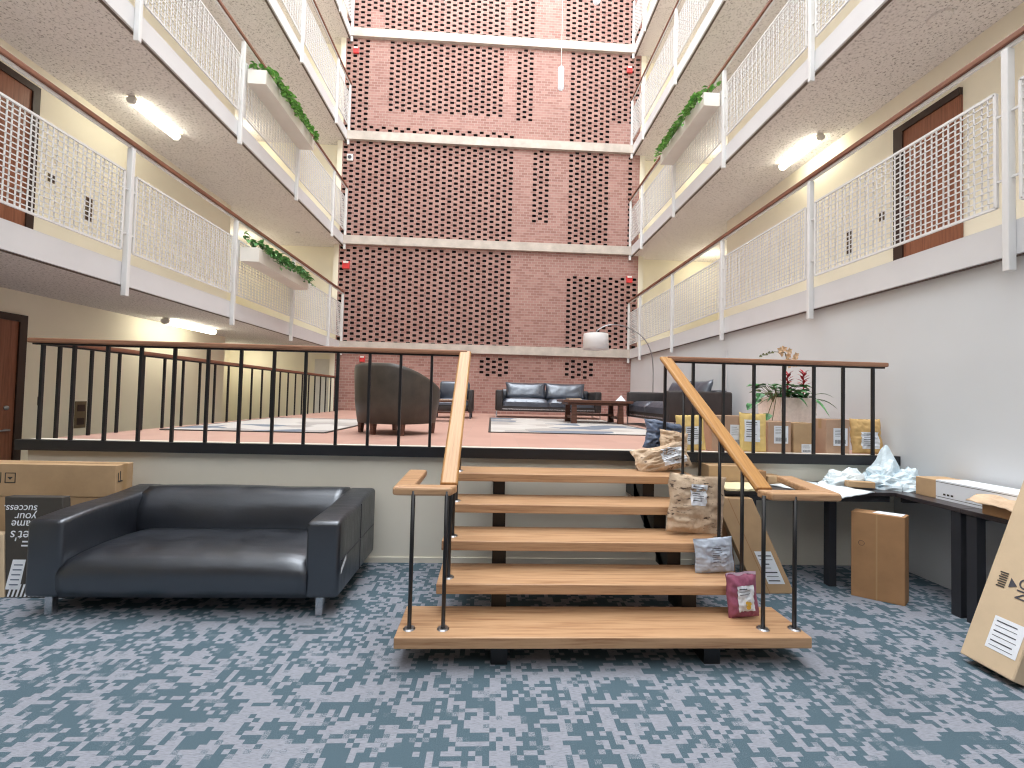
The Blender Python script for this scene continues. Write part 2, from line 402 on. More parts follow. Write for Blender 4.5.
# ---------------------------------------------------------------- gallery railings
def railing(side, l, label):
    x = XL if side == 'left' else XR; s = 1 if side == 'left' else -1
    dz = l * H
    t = thing('gallery_railing', label, 'railing', (x, (YN + YW) / 2, FB + dz), group='white mesh railings of the galleries')
    xc = x + s * .012
    pys = [Y0 + k * PITCH for k in range(-3, 4)] + [YW - .05]
    MB().box(xc - .036, xc + .036, YN, YW - .02, RT - .032 + dz, RT + .022 + dz).build('handrail', M['rail_wood'], t, bevel=.008)
    MB().box(xc - .012, xc + .012, YN, YW - .03, RT - .062 + dz, RT - .032 + dz).build('rail_strip', M['white_metal'], t)
    for k, py in enumerate(pys):
        MB().box(xc - .032, xc + .032, py - .024, py + .024, PB + dz, RT - .062 + dz).build('post', M['white_metal'], t, bevel=.006)
    z0, z1 = 3.195 + dz, 4.118 + dz
    for k in range(len(pys) - 1):
        ya, yb = pys[k] + .085, pys[k + 1] - .085
        if yb - ya < .3: continue
        fr = MB(); r = .022
        fr.bar((xc, ya, z0), (xc, yb, z0), r).bar((xc, ya, z1), (xc, yb, z1), r).bar((xc, ya, z0), (xc, ya, z1), r).bar((xc, yb, z0), (xc, yb, z1), r)
        for zz in (z0 + .2, z1 - .2):
            fr.bar((xc, ya - .06, zz), (xc, ya, zz), .016).bar((xc, yb, zz), (xc, yb + .06, zz), .016)
        p = fr.build('mesh_panel', M['white_metal'], t)
        w = MB(); n = int(round((yb - ya) / .051)); mrow = int(round((z1 - z0) / .051)); th = .0090
        for i in range(1, n):
            yy = ya + (yb - ya) * i / n; w.bar((xc + .004 * (-1) ** i, yy, z0), (xc + .004 * (-1) ** i, yy, z1), th, caps=False)
        for i in range(1, mrow):
            zz = z0 + (z1 - z0) * i / mrow; w.bar((xc + .004 * (-1) ** i, ya, zz), (xc + .004 * (-1) ** i, yb, zz), th, caps=False)
        w.build('wire_mesh', M['white_metal'], p)
RAIL_LABELS = {('left', 0): 'white mesh railing of the lowest left gallery, a planter near its far end',
    ('right', 0): 'white mesh railing of the lowest right gallery, above the plain white wall',
    ('left', 1): 'white mesh railing of the second left gallery up, holding a bushy planter',
    ('right', 1): 'white mesh railing of the second right gallery up, holding a leafy planter',
    ('left', 2): 'white mesh railing of the third left gallery up, no planter on it',
    ('right', 2): 'white mesh railing of the third right gallery up, no planter on it',
    ('left', 3): 'white mesh railing at the very top left, only its far end showing',
    ('right', 3): 'white mesh railing at the very top right, only its far end showing'}
for l in range(4):
    for side in ('left', 'right'):
        railing(side, l, RAIL_LABELS[side, l])

# ---------------------------------------------------------------- planters on the rails
def leaf(mb, p, d, size, up, m=0, fold=.25):
    """heart-shaped folded leaf"""
    d = Vector(d).normalized(); up = Vector(up); x = d.cross(up)
    if x.length < .01: x = Vector((1, 0, 0))
    x.normalize(); n = x.cross(d).normalized(); p = Vector(p)
    w = size * .42
    pts = [p, p + d * size * .25 + x * w * .9 + n * fold * w, p + d * size * .6 + x * w * .75 + n * fold * w, p + d * size - n * size * .12,
           p + d * size * .6 - x * w * .75 + n * fold * w, p + d * size * .25 - x * w * .9 + n * fold * w, p + d * size * .5]
    mb.add(pts, [(0, 6, 1), (1, 6, 2), (2, 6, 3), (0, 5, 6), (5, 4, 6), (4, 3, 6)], m)

def rail_planter(side, l, ya, yb, leafmat, label, plabel, seed, ztop, depth):
    s = 1 if side == 'left' else -1; x = XL if side == 'left' else XR; dz = l * H
    xi = x + s * .06; xo = xi + s * depth; z1 = ztop + dz; z0 = z1 - .24
    t = thing('rail_planter', label, 'planter', ((xi + xo) / 2, (ya + yb) / 2, z0), group='white planters on the gallery rails')
    a, b = min(xi, xo), max(xi, xo); w = .02
    MB().box(a, b, ya, yb, z0, z0 + w).box(a, a + w, ya, yb, z0 + w, z1).box(b - w, b, ya, yb, z0 + w, z1).box(a + w, b - w, ya, ya + w, z0 + w, z1).box(a + w, b - w, yb - w, yb, z0 + w, z1).build('box', M['planter'], t)
    MB().box(a + w, b - w, ya + w, yb - w, z1 - .06, z1 - .03).build('soil', M['soil'], t)
    MB().box(min(x + s * .046, xi), max(x + s * .046, xi), ya + .3, ya + .34, z0 + .05, z1).box(min(x + s * .046, xi), max(x + s * .046, xi), yb - .34, yb - .3, z0 + .05, z1).build('bracket', M['white_metal'], t)
    rnd = random.Random(seed)
    pl = thing('trailing_plant', plabel, 'plant', ((xi + xo) / 2, (ya + yb) / 2, z1 - .03), group='trailing plants in the rail planters')
    lf = MB(); st = MB()
    for i in range(64):
        yy = ya + .05 + (yb - ya - .10) * i / 63 + rnd.uniform(-.03, .03); xx = (xi + xo) / 2 + rnd.uniform(-.08, .08)
        spill = i % 3 != 0
        p0 = Vector((xx, yy, z1 - .03))
        if spill:
            p1 = Vector((xo - s * rnd.uniform(.02, .07), yy + rnd.uniform(-.05, .05), z1 + rnd.uniform(.05, .13)))
            p2 = Vector((xo + s * rnd.uniform(.03, .09), p1.y + rnd.uniform(-.06, .06), z1 + rnd.uniform(-.03, .09)))
            p3 = p2 + Vector((s * rnd.uniform(.005, .04), rnd.uniform(-.05, .05), -rnd.uniform(.02, .16)))
        else:
            p1 = p0 + Vector((rnd.uniform(-.03, .03), rnd.uniform(-.06, .06), rnd.uniform(.08, .16)))
            p2 = p1 + Vector((rnd.uniform(-.06, .06), rnd.uniform(-.08, .08), rnd.uniform(.0, .08)))
            p3 = p2 + Vector((rnd.uniform(-.04, .04), rnd.uniform(-.06, .06), rnd.uniform(-.02, .05)))
        pts = [p0, p1, p2, p3]
        st.tube(pts, .004, 5)
        for k in range(8):
            f = .3 + .7 * k / 7; q = f * 3; i0 = min(int(q), 2); pp = pts[i0].lerp(pts[i0 + 1], q - i0)
            d = Vector((rnd.uniform(-1, 1), rnd.uniform(-1, 1), rnd.uniform(-.5, .45)))
            if pp.z < z1 + .03: d.x = s * (abs(d.x) + .1)
            leaf(lf, pp, d, rnd.uniform(.065, .115), (rnd.uniform(-.3, .3), rnd.uniform(-.3, .3), 1), 0)
    st.build('stem', M['stem'], pl); lf.build('foliage', leafmat, pl)
pya, pyb = Y0 + PITCH + .06, Y0 + 2 * PITCH - .06
rail_planter('left', 0, pya, pyb, M['pothos_dark'], 'white rail planter on the lowest gallery railing on the left', 'green trailing plant in the lowest white rail planter on the left', 3, 4.0, .31)
rail_planter('left', 1, pya, pyb, M['pothos'], 'white rail planter on the second gallery railing up on the left', 'bushy bright green plant spilling from the upper left rail planter', 4, 4.0, .31)
rail_planter('right', 1, pya, pyb, M['pothos'], 'white rail planter on the second gallery railing on the right side', 'light green trailing plant in the rail planter on the right side', 5, 4.06, .29)

# ---------------------------------------------------------------- fluorescent fixtures
def tube_light(x, yc, z, L, label):
    t = thing('fluorescent_light', label, 'ceiling light', (x, yc, z + .01), group='fluorescent lights under the galleries')
    MB().box(x - .05, x + .05, yc - L / 2, yc + L / 2, z - .025, z + .01).build('housing', M['grey_white'], t)
    pr = [(-.06, 0), (-.055, -.045), (-.03, -.075), (.03, -.075), (.055, -.045), (.06, 0)]
    n = len(pr); d = MB(); ya, yb = yc - L / 2 + .03, yc + L / 2
    d.add([(x + a, ya, z - .02 + b) for a, b in pr] + [(x + a, yb, z - .02 + b) for a, b in pr], [(i, i + 1, i + 1 + n, i + n) for i in range(n - 1)])
    d.build('diffuser', M['diffuser'], t)
    for ye, yf in ((yc - L / 2 - .012, ya), (yb, yb + .03)):
        q = MB(); q.add([(x + a * 1.08, ye, z - .018 + b * 1.06) for a, b in pr] + [(x + a * 1.08, yf, z - .018 + b * 1.06) for a, b in pr],
              [(i, i + 1, i + 1 + n, i + n) for i in range(n - 1)] + [tuple(range(n))[::-1], tuple(range(n, 2 * n))])
        q.build('end_cap', M['grey_white'], t)
tube_light(-5.62, 8.40, FB, 1.3, 'lit fluorescent tube on the ceiling under the lowest left gallery')
tube_light(-5.37, 7.0, FB + H, .92, 'lit fluorescent tube on the ceiling above the lowest left gallery')
tube_light(5.06, 7.0, FB + H, .92, 'lit fluorescent tube on the ceiling above the right gallery')
single('ceiling_fitting', MB().lathe([(0, -.03), (.07, -.03), (.10, -.015), (.11, .014), (0, .014)], 0, 0, 20), M['popcorn'], 'small round disc on the ceiling above the right gallery door', 'ceiling fitting', (0, 0, 0)).location = (4.77, 4.44, FB + H)
single('ceiling_fitting', MB().lathe([(0, -.02), (.05, -.02), (.06, .0), (.06, .014), (0, .014)], 0, 0, 16), M['popcorn'], 'tiny round disc on the ceiling above the lowest left planter', 'ceiling fitting', (0, 0, 0)).location = (-5.3, 11.9, FB + H)

# wall plates beside the doors
def plate(name, x, y, z, w, h, label, cat, slots=0):
    s = 1 if x < 0 else -1
    t = thing(name, label, cat, (x, y, z - h / 2))
    MB().box(min(x, x + s * .012), max(x, x + s * .012), y - w / 2, y + w / 2, z - h / 2, z + h / 2).build('cover', M['plate'], t, bevel=.003)
    for i in range(slots):
        zz = z - h / 2 + h * (i + .5) / slots
        MB().box(min(x + s * .012, x + s * .018), max(x + s * .012, x + s * .018), y - w * .32, y + w * .32, zz - h * .25 / slots, zz + h * .25 / slots).build('slot', M['door_frame'], t)
plate('light_switch', XWL, 6.27, 1.38, .06, .12, 'small bronze switch plate beside the ground floor door', 'switch', 1)
plate('wall_panel', XWL, 6.87, 1.17, .18, .40, 'dark bronze panel low on the cream wall behind the deck rail', 'wall panel', 2)
plate('light_switch', XWL, 6.26, 4.45, .09, .11, 'small switch plate beside the left gallery door', 'switch', 2)
plate('mail_slot', XWL, 6.83, 4.26, .11, .36, 'tall slotted wall plate on the left gallery wall', 'wall plate', 4)
plate('light_switch', XWR, 5.88, 4.27, .08, .12, 'small switch plate beside the right gallery door', 'switch', 2)
plate('mail_slot', XWR, 6.44, 4.10, .10, .38, 'tall slotted wall plate on the right gallery wall', 'wall plate', 4)

# alarms and speaker on the brick wall
def alarm(x, z, label, w=.16):
    t = thing('fire_alarm', label, 'alarm', (x, YW, z - w * .75), group='red alarms on the brick wall')
    MB().box(x - w / 2, x + w / 2, YW - .06, YW + .0, z - w * .75, z + w * .35).build('body', M['red_plastic'], t, bevel=.008)
    MB().box(x - w * .38, x + w * .38, YW - .075, YW - .06, z + w * .02, z + w * .32).build('strobe', M['grey_white'], t, bevel=.004)
alarm(-4.2, 11.60, 'red fire alarm on the brick under the top band on the left')
alarm(-4.27, 5.3, 'red fire alarm above the lowest left gallery end', .2)
alarm(-3.72, 2.60, 'red fire alarm on the brick just above the tub armchair', .15)
alarm(3.88, 11.50, 'red fire alarm on the brick under the top band on the right')
alarm(3.98, 5.18, 'red fire alarm on the brick beside the right gallery end', .18)
def speaker():
    t = thing('wall_speaker', 'small round white speaker on the brick wall, left edge', 'speaker', (-4.27, YW, 8.3))
    x, z = -4.27, 8.4
    MB().box(x - .09, x + .09, YW - .05, YW, z - .1, z + .1).build('body', M['grey_white'], t, bevel=.02)
    MB().tube([(x, YW - .056, z), (x, YW - .05, z)], .055, 16).build('cone', M['ink'], t)
speaker()

# pendants hanging in the void
def pendant(x, y, z0, z1, r, label):
    t = thing('pendant_light', label, 'pendant light', (x, y, z0), group='white tube pendants hanging in the atrium')
    MB().lathe([(0, z0), (r * .8, z0), (r, z0 + .02), (r, z1 - .02), (r * .7, z1), (0, z1)], x, y, 16).build('tube', M['pendant_white'], t, smooth=True)
    MB().tube([(x, y, z1), (x, y, TOP - .05)], .006, 6).build('cable', M['grey_white'], t)
pendant(1.145, 8.0, 7.37, 7.79, .055, 'white tube pendant on a long cable before the plain brick strip')
pendant(1.79, 8.0, 9.08, 9.50, .07, 'white pendant at the very top, only its lower end showing')

# ---------------------------------------------------------------- deck railings
def deck_rail(label, x0, x1, xs, y=YP + .015):
    t = thing('deck_railing', label, 'railing', ((x0 + x1) / 2, y, P), group='black baluster railings around the platform')
    MB().box(x0, x1, y - .045, y + .045, 1.985, 2.030).build('handrail', M['rail_wood_x'], t, bevel=.012)
    MB().box(x0 + .03, x1 - .02, y - .02, y + .02, 1.970, 1.985).build('under_bar', M['black_metal'], t)
    for x in xs: MB().box(x - .012, x + .012, y - .012, y + .012, P + .013, 1.970).build('baluster', M['black_metal'], t)
deck_rail('black baluster railing with wood handrail along the platform front, left of the stairs', -4.24, -.24,
          [-4.13, -3.853, -3.557, -3.256, -2.955, -2.653, -2.353, -2.05, -1.758, -1.461, -1.163, -.871, -.578])
deck_rail('short black baluster railing on the platform, right of the stairs', 1.70, 3.945, [1.676 + .02, 1.976, 2.282, 2.59, 2.896, 3.203, 3.505, 3.814])
def side_rail():
    x = -4.17
    t = thing('deck_railing', 'long black baluster railing running back along the left platform edge', 'railing', (x, 8, P), group='black baluster railings around the platform')
    MB().box(x - .045, x + .045, YP + .08, 12.1, 1.985, 2.030).build('handrail', M['rail_wood'], t, bevel=.012)
    MB().box(x - .02, x + .02, YP + .1, 12.08, 1.970, 1.985).build('under_bar', M['black_metal'], t)
    y = 4.42
    while y < 12.1:
        MB().box(x - .012, x + .012, y - .012, y + .012, P, 1.97).build('baluster', M['black_metal'], t); y += .34
side_rail()

# ---------------------------------------------------------------- staircase
TZ = [.953, .762, .572, .381, .191]; TY = [3.682, 3.417, 3.133, 2.878, 2.598]; TD = .36
st = thing('staircase', 'open oak staircase of five thick treads up to the platform', 'stairs', (.725, 3.3, 0))
for k in range(5):
    x0, x1 = (-.325, 1.775) if k < 4 else (-.528, 1.97)
    z = TZ[k]
    MB().box(x0, x1, TY[k], TY[k] + TD + (.03 if k == 4 else 0), z - .066, z).build('tread', M['oak'], st, bevel=.006)
for xs in (.085, 1.385):
    q = MB(); ln = lambda y: .118 + .70 * (y - 2.958)
    q.hexa([(xs - .05, 2.80, 0), (xs + .05, 2.80, 0), (xs + .05, 4.02, ln(4.02) - .17), (xs - .05, 4.02, ln(4.02) - .17), (xs - .05, 2.80, ln(2.80) - .004), (xs + .05, 2.80, ln(2.80) - .004), (xs + .05, 4.02, ln(4.02)), (xs - .05, 4.02, ln(4.02))])
    q.box(xs - .05, xs + .05, 2.66, 2.94, 0, TZ[4] - .066)
    q.box(xs - .05, xs + .05, 3.98, YP + .049, .70, .84)
    for k in range(4):
        q.box(xs - .05, xs + .05, TY[k] + .10, TY[k] + .33, TZ[k] - .25, TZ[k] - .066)
    q.build('stringer', M['black_metal'], st)

def stair_rail(side, label, xt, xb, xo, xr):
    s = -1 if side == 'left' else 1
    t = thing('stair_railing', label, 'handrail', (xb, 3.4, TZ[4]), group='oak handrails beside the stairs')
    yb, zb, yt, zt = 2.80, 1.045, YP - .03, 2.012
    a = Vector((xb, yb, zb)); b = Vector((xt, yt, zt))
    d = (b - a).normalized(); n = Vector((0, -d.z, d.y)).normalized()
    b = b + d * .03
    q = MB(); w = .058; th = .05
    prof = [(-w, -th * .35), (-w * .7, -th), (w * .7, -th), (w, -th * .35), (w * .8, 0), (-w * .8, 0)]
    q.add([p + Vector((u, 0, 0)) + n * v for p in (a, b) for u, v in prof], [(i, (i + 1) % 6, (i + 1) % 6 + 6, i + 6) for i in range(6)] + [tuple(range(6))[::-1], tuple(range(6, 12))])
    q.build('handrail', M['oak_y'], t, bevel=.006)
    # level loop at the foot: outward, then back towards the platform
    zz = 1.035; f = .05; g = s * .058
    loop = MB()
    loop.hexa([(xb - g, 2.80, zz - f), (xb - g * .4, 2.69, zz - f), (xo + s * .03, 2.69, zz - f), (xo - s * .08, 2.80, zz - f),
               (xb - g, 2.80, zz), (xb - g * .4, 2.69, zz), (xo + s * .03, 2.69, zz), (xo - s * .08, 2.80, zz)])
    loop.hexa([(xo - s * .09, 2.79, zz - f), (xo + s * .03, 2.70, zz - f), (xr + s * .065, 3.34, zz - f), (xr - s * .065, 3.34, zz - f),
               (xo - s * .09, 2.79, zz), (xo + s * .03, 2.70, zz), (xr + s * .065, 3.34, zz), (xr - s * .065, 3.34, zz)])
    loop.build('end_loop', M['oak'], t, bevel=.012)
    fx0 = xb if side == 'left' else 1.728
    feet = [(fx0, 2.70, TZ[4], zz - .03), (fx0 + s * .202, 2.70, TZ[4], zz - .03)]
    for k, yy in ((3, 2.985), (2, 3.25), (1, 3.52), (0, 3.79)):
        u = (yy - yb) / (yt - yb)
        feet.append((xb + (xt - xb) * u - (0 if side == 'left' else .03), yy, TZ[k], zb + u * (zt - zb) - .06))
    for fx, fy, fz, ft in feet:
        bl = MB().tube([(fx, fy, fz), (fx, fy, ft + .01)], .0125, 8).build('baluster', M['black_metal'], t, smooth=True)
        MB().lathe([(0, fz + .008), (.030, fz + .008), (.038, fz), (0, fz)], fx, fy, 16).build('foot_plate', M['steel'], bl)
stair_rail('left', 'oak stair handrail with black balusters on the left of the steps', -.262, -.256, -.555, -.535)
stair_rail('right', 'oak stair handrail with black balusters on the right of the steps', 1.69, 1.80, 2.205, 2.30)

# ---------------------------------------------------------------- sofas
def rbox(x0, x1, y0, y1, z0, z1, name, m, t, bev=.05, seg=4):
    return MB().box(x0, x1, y0, y1, z0, z1).build(name, m, t, bevel=bev, seg=seg, smooth=True, local=True)
def cushion_fn(x0, x1, y0, y1, z0, z1, bul, seed, nx=24, ny=16, front_round=.0):
    """padded seat: a closed slab with rounded edges and a bulging top"""
    mb = MB()
    def prof(u):   # distance-to-edge falloff
        e = min(u, 1 - u) * 2
        return 1 - (1 - min(1, e * 3.2)) ** 2.4
    def topf(u, v):
        x = x0 + (x1 - x0) * u; y = y0 + (y1 - y0) * v
        k = prof(u) * prof(v)
        wv = .006 * noise.noise(Vector((x * 3 + seed, y * 9, seed)))
        return (x, y, z1 - .09 * (1 - k) + bul * math.sin(PI * u) * math.sin(PI * min(1, v)) + wv * k)
    mb.grid(topf, nx, ny)
    zl = z0
    def ring(u, v): x, y, z = topf(u, v); return (x, y, zl)
    for fn in (lambda a: (a, 0), lambda a: (1, a), lambda a: (1 - a, 1), lambda a: (0, 1 - a)):
        mb.grid(lambda a, b: Vector(ring(*fn(a))).lerp(Vector(topf(*fn(a))), b), 20, 3)
    mb.quad((x0, y0, zl), (x0, y1, zl), (x1, y1, zl), (x1, y0, zl))
    return mb
def klip_sofa(name, label, loc, rz, W=2.085, D=1.03, m='leather', tagged=False, throw=None):
    t = thing(name, label, 'sofa', loc, (0, 0, rz))
    h = W / 2; A = .235; L = M[m]
    rbox(-h + .05, h - .05, .04, D - .05, .13, .27, 'base', L, t, .02, 2)
    for s in (-1, 1):
        q = MB(); xa, xb = (-h, -h + A) if s < 0 else (h - A, h)
        # arm rises slightly towards the back
        n = 8
        rows = []
        for i in range(n + 1):
            v = i / n; y = v * (D - .02); z = .675 + .055 * v + .006 * math.sin(v * 9 + s)
            rows += [(xa, y, .135), (xb, y, .135), (xb, y, z - .004), (xa, y, z - .004)]
        fs = []
        for i in range(n):
            o = i * 4
            for j in range(4): fs.append((o + j, o + (j + 1) % 4, o + 4 + (j + 1) % 4, o + 4 + j))
        fs += [(3, 2, 1, 0), (n * 4, n * 4 + 1, n * 4 + 2, n * 4 + 3)]
        q.add(rows, fs)
        ar = q.build('arm', L, t, bevel=.034, seg=4, smooth=True, local=True, weld=True)
        sx = xb if s > 0 else xa; e = .004 * s
        # seams on the outer face of the arm
        MB().bar((sx + e * .2, D * .52, .15), (sx + e * .2, D * .52, .68), .006).bar((sx + e * .2, .05, .39), (sx + e * .2, D - .07, .40), .006).build('seam', M['ink'], ar, local=True)
        if tagged and s > 0:
            MB().quad((sx + .012, .02, .30), (sx + .003, .16, .36), (sx + .003, .16, .40), (sx + .012, .02, .345)).build('care_tag', M['paper'], ar, local=True, label='white care tag')
    # back rest with a rolled front
    q = MB(); n = 24
    pr = [(D - .03, .14), (D - .03, .70), (D - .07, .735), (D - .20, .745), (D - .28, .70), (D - .335, .58), (D - .35, .46), (D - .33, .30), (D - .3, .14)]
    vs = []
    for i in range(n + 1):
        x = -h + A - .01 + (W - 2 * A + .02) * i / n
        for j, (y, z) in enumerate(pr):
            k = .012 * noise.noise(Vector((x * 2.3, j * .6, 2.0)))
            vs.append((x, y - (k if 3 < j < 8 else 0), z + (k if 1 < j < 5 else 0)))
    c = len(pr); fs = [(i * c + j, i * c + (j + 1) % c, (i + 1) * c + (j + 1) % c, (i + 1) * c + j) for i in range(n) for j in range(c)]
    fs += [tuple(range(c)), tuple(n * c + j for j in range(c))[::-1]]
    q.add(vs, fs); q.build('backrest', L, t, smooth=True, local=True, weld=True)
    # seat: one long padded block rolling over its front edge
    q = MB(); n = 30
    pr = [(.02, .135), (-.01, .20), (-.015, .30), (.01, .375), (.06, .405), (.15, .425), (.35, .435), (.55, .430), (D - .30, .415), (D - .30, .2), (D - .30, .135)]
    vs = []
    for i in range(n + 1):
        u = i / n; x = -h + A - .012 + (W - 2 * A + .024) * u; edge = min(1, min(u, 1 - u) * 9)
        for j, (y, z) in enumerate(pr):
            k = .010 * noise.noise(Vector((x * 4.1 + y * 3, y * 8, 5.0)))
            dz = (-.035 * (1 - edge) ** 2 + k * .7 + .01 * math.sin(PI * u)) if 2 < j < 9 else 0
            vs.append((x, y, z + dz))
    c = len(pr); fs = [(i * c + j, i * c + (j + 1) % c, (i + 1) * c + (j + 1) % c, (i + 1) * c + j) for i in range(n) for j in range(c)]
    fs += [tuple(range(c)), tuple(n * c + j for j in range(c))[::-1]]
    q.add(vs, fs); q.build('seat', L, t, smooth=True, local=True, weld=True)
    for fx in (-h + .14, h - .14):
        for fy in (.06, D - .12):
            MB().box(fx - .025, fx + .025, fy - .025, fy + .025, 0, .14).build('leg', M['chrome'], t, local=True, bevel=.004)
    return t
klip_sofa('sofa', 'black leather low sofa with chrome legs on the blue carpet', (-2.115, 3.195, 0), 0, 2.125, .99, tagged=True)

def metal_sofa(label, loc, rz, W, D, pillows):
    """slimmer leather sofa on a thin metal frame"""
    t = thing('sofa', label, 'sofa', loc, (0, 0, rz)); h = W / 2
    fr = MB()
    for s in (-1, 1):
        x = s * (h - .03)
        fr.bar((x, .03, 0), (x, .03, .22), .025).bar((x, D - .05, 0), (x, D - .05, .22), .025).bar((x, .03, .012), (x, D - .05, .012), .025)
    fr.bar((-h + .03, .03, .21), (h - .03, .03, .21), .025).bar((-h + .03, D - .05, .21), (h - .03, D - .05, .21), .025)
    fr.build('frame', M['chrome'], t, local=True)
    L = M['leather']; K = M['leather_brown']
    rbox(-h + .05, h - .05, .02, D - .04, .16, .30, 'base', K, t, .015, 2)
    for s in (-1, 1):
        xa, xb = (-h, -h + .17) if s < 0 else (h - .17, h)
        rbox(xa, xb, 0, D - .02, .16, .67, 'arm', K, t, .035, 3)
    rbox(-h + .16, h - .16, D - .2, D, .2, .70, 'backrest', L, t, .05, 3)
    n = 2; ww = (W - .36) / n
    for i in range(n):
        cushion_fn(-h + .18 + i * ww + .004, -h + .18 + (i + 1) * ww - .004, .01, D - .2, .28, .475, .015, i + 3).build('seat_cushion', M['leather_blue'], t, smooth=True, local=True, weld=True)
    for i in range(pillows):
        wp = (W - .55) / pillows; xc = -h + .26 + wp * (i + .5)
        pm = MB(); hh = .40; tk = .10
        def side(sgn):
            def fn(u, v):
                e = (max(0, 1 - abs(2 * u - 1) ** 3.2) * max(0, 1 - abs(2 * v - 1) ** 3.2)) ** .55
                ux = xc + (u - .5) * (wp + .02) * (1 - .05 * math.sin(PI * v)); z = .46 + v * hh * (1 - .05 * math.sin(PI * u)) + .02
                wr = .014 * noise.noise(Vector((u * 7 + i * 5, v * 4, 3 + i)))
                return (ux, D - .27 + (v - .5) * .14 + sgn * (tk * e + wr * e), z)
            return fn
        pm.grid(side(-1), 18, 12).grid(side(1), 18, 12, flip=True)
        pm.build('back_cushion', M['leather_blue'], t, smooth=True, local=True, weld=True)
    return t
metal_sofa('black leather sofa with two loose back cushions against the brick wall', (1.39, 10.55, P), 0, 2.58, .92, 2)
metal_sofa('black leather sofa seen end-on by the right wall, under the arc lamp', (2.82, 7.98, P), -PI / 2, 2.2, 1.08, 2)

# tub armchair seen from behind
def tub_chair():
    t = thing('tub_armchair', 'grey-brown leather tub armchair with curved back turned to the railing', 'armchair', (-1.23, 5.83, P), (0, 0, math.radians(-33)))
    n = 40; q = MB(); vs = []
    amax = math.radians(128); A_, B_ = .52, .50
    for i in range(n + 1):
        a = -amax + 2 * amax * i / n                 # 0 = straight back (towards -Y)
        k = abs(a) / amax
        zt = .885 - .03 * k - .27 * max(0, (k - .28) / .72) ** 1.25
        e = 2.6
        ca, sa = math.cos(a), math.sin(a)
        rr = 1 / ((abs(sa) ** e + abs(ca) ** e) ** (1 / e))
        ox, oy = A_ * rr * sa, -B_ * rr * ca
        ix, iy = ox * .80, oy * .80
        tp = .90                                     # narrower at the foot
        col = [(ox * tp, oy * tp, .14), (ox * .97, oy * .97, .40), (ox, oy, zt - .05), (ox * .985, oy * .985, zt - .012), (ox * .93, oy * .93, zt),
               (ix * 1.03, iy * 1.03, zt - .012), (ix, iy, zt - .05), (ix * .97, iy * .97, .38), (ix * tp, iy * tp, .14)]
        vs += col
    c = 9; fs = [(i * c + j, i * c + (j + 1) % c, (i + 1) * c + (j + 1) % c, (i + 1) * c + j) for i in range(n) for j in range(c)]
    fs += [tuple(range(c)), tuple(n * c + j for j in range(c))[::-1]]
    q.add(vs, fs); q.build('shell', M['leather_tub'], t, smooth=True, local=True, weld=True)
    cushion_fn(-.37, .37, -.34, .34, .16, .45, .03, 9).build('seat', M['leather_tub'], t, smooth=True, local=True, weld=True)
    for x, y in ((-.36, -.28), (.36, -.28), (-.34, .30), (.34, .30), (0, -.40)):
        MB().hexa([(x - .022, y - .022, 0), (x + .022, y - .022, 0), (x + .022, y + .022, 0), (x - .022, y + .022, 0), (x - .032, y - .032, .16), (x + .032, y - .032, .16), (x + .032, y + .032, .16), (x - .032, y + .032, .16)]).build('leg', M['dark_wood'], t, local=True)
tub_chair()

# far chair and side table behind the handrail
def far_chair():
    t = thing('lounge_chair', 'dark lounge chair with blue-black cushion, partly behind the handrail', 'armchair', (-.86, 10.0, P))
    for s in (-1, 1):
        rbox(s * .40 - .05, s * .40 + .05, -.35, .40, .14, .64, 'arm', M['leather_brown'], t, .02, 2)
    rbox(-.35, .35, -.32, .40, .16, .30, 'base', M['leather_brown'], t, .02, 2)
    cushion_fn(-.345, .345, -.33, .25, .29, .43, .02, 4).build('seat_cushion', M['leather_blue'], t, smooth=True, local=True, weld=True)
    rbox(-.345, .345, .22, .42, .40, .83, 'backrest', M['leather_blue'], t, .06, 3)
    for x in (-.40, .40):
        for y in (-.28, .33): MB().box(x - .02, x + .02, y - .02, y + .02, 0, .15).build('leg', M['ink'], t, local=True)
far_chair()
def side_table():
    t = thing('side_table', 'small dark wood table with pale top beside the tub armchair', 'table', (-.92, 8.6, P))
    MB().box(-.25, .25, -.22, .22, .37, .405).build('table_top', M['dark_wood'], t, local=True, bevel=.006)
    MB().box(-.2, .2, -.17, .17, .16, .19).build('shelf', M['dark_wood'], t, local=True)
    for x in (-.22, .22):
        for y in (-.19, .19): MB().box(x - .02, x + .02, y - .02, y + .02, 0, .37).build('leg', M['dark_wood'], t, local=True)
    q = thing('newspaper', 'pale folded paper on the small dark table', 'paper', (-.92, 8.58, P + .405))
    MB().box(-.21, .19, -.15, .17, 0, .012).box(-.19, .20, -.16, .13, .012, .022).build('sheets', M['magazine'], q, local=True)
side_table()

# coffee table
def coffee_table():
    t = thing('coffee_table', 'dark wooden coffee table standing on the rug before the sofa', 'table', (2.12, 9.05, P))
    MB().box(-.70, .70, -.46, .46, .425, .475).build('table_top', M['dark_wood'], t, local=True, bevel=.006)
    for x in (-.47, .47):
        for y in (-.36, .36):
            MB().hexa([(x - .06, y - .04, .0), (x + .06, y - .04, .0), (x + .06, y + .04, .0), (x - .06, y + .04, .0), (x - .045, y - .03, .425), (x + .045, y - .03, .425), (x + .045, y + .03, .425), (x - .045, y + .03, .425)]).build('leg', M['dark_wood'], t, local=True)
        MB().box(x - .03, x + .03, -.33, .33, .10, .15).build('stretcher', M['dark_wood'], t, local=True)
    MB().box(-.43, .43, -.03, .03, .15, .20).build('stretcher', M['dark_wood'], t, local=True)
    MB().box(-.60, .60, -.40, .40, .375, .425).build('apron', M['dark_wood'], t, local=True)
coffee_table()
mg = thing('magazine_stack', 'low stack of magazines on the coffee table', 'magazines', (1.70, 9.0, P + .475))
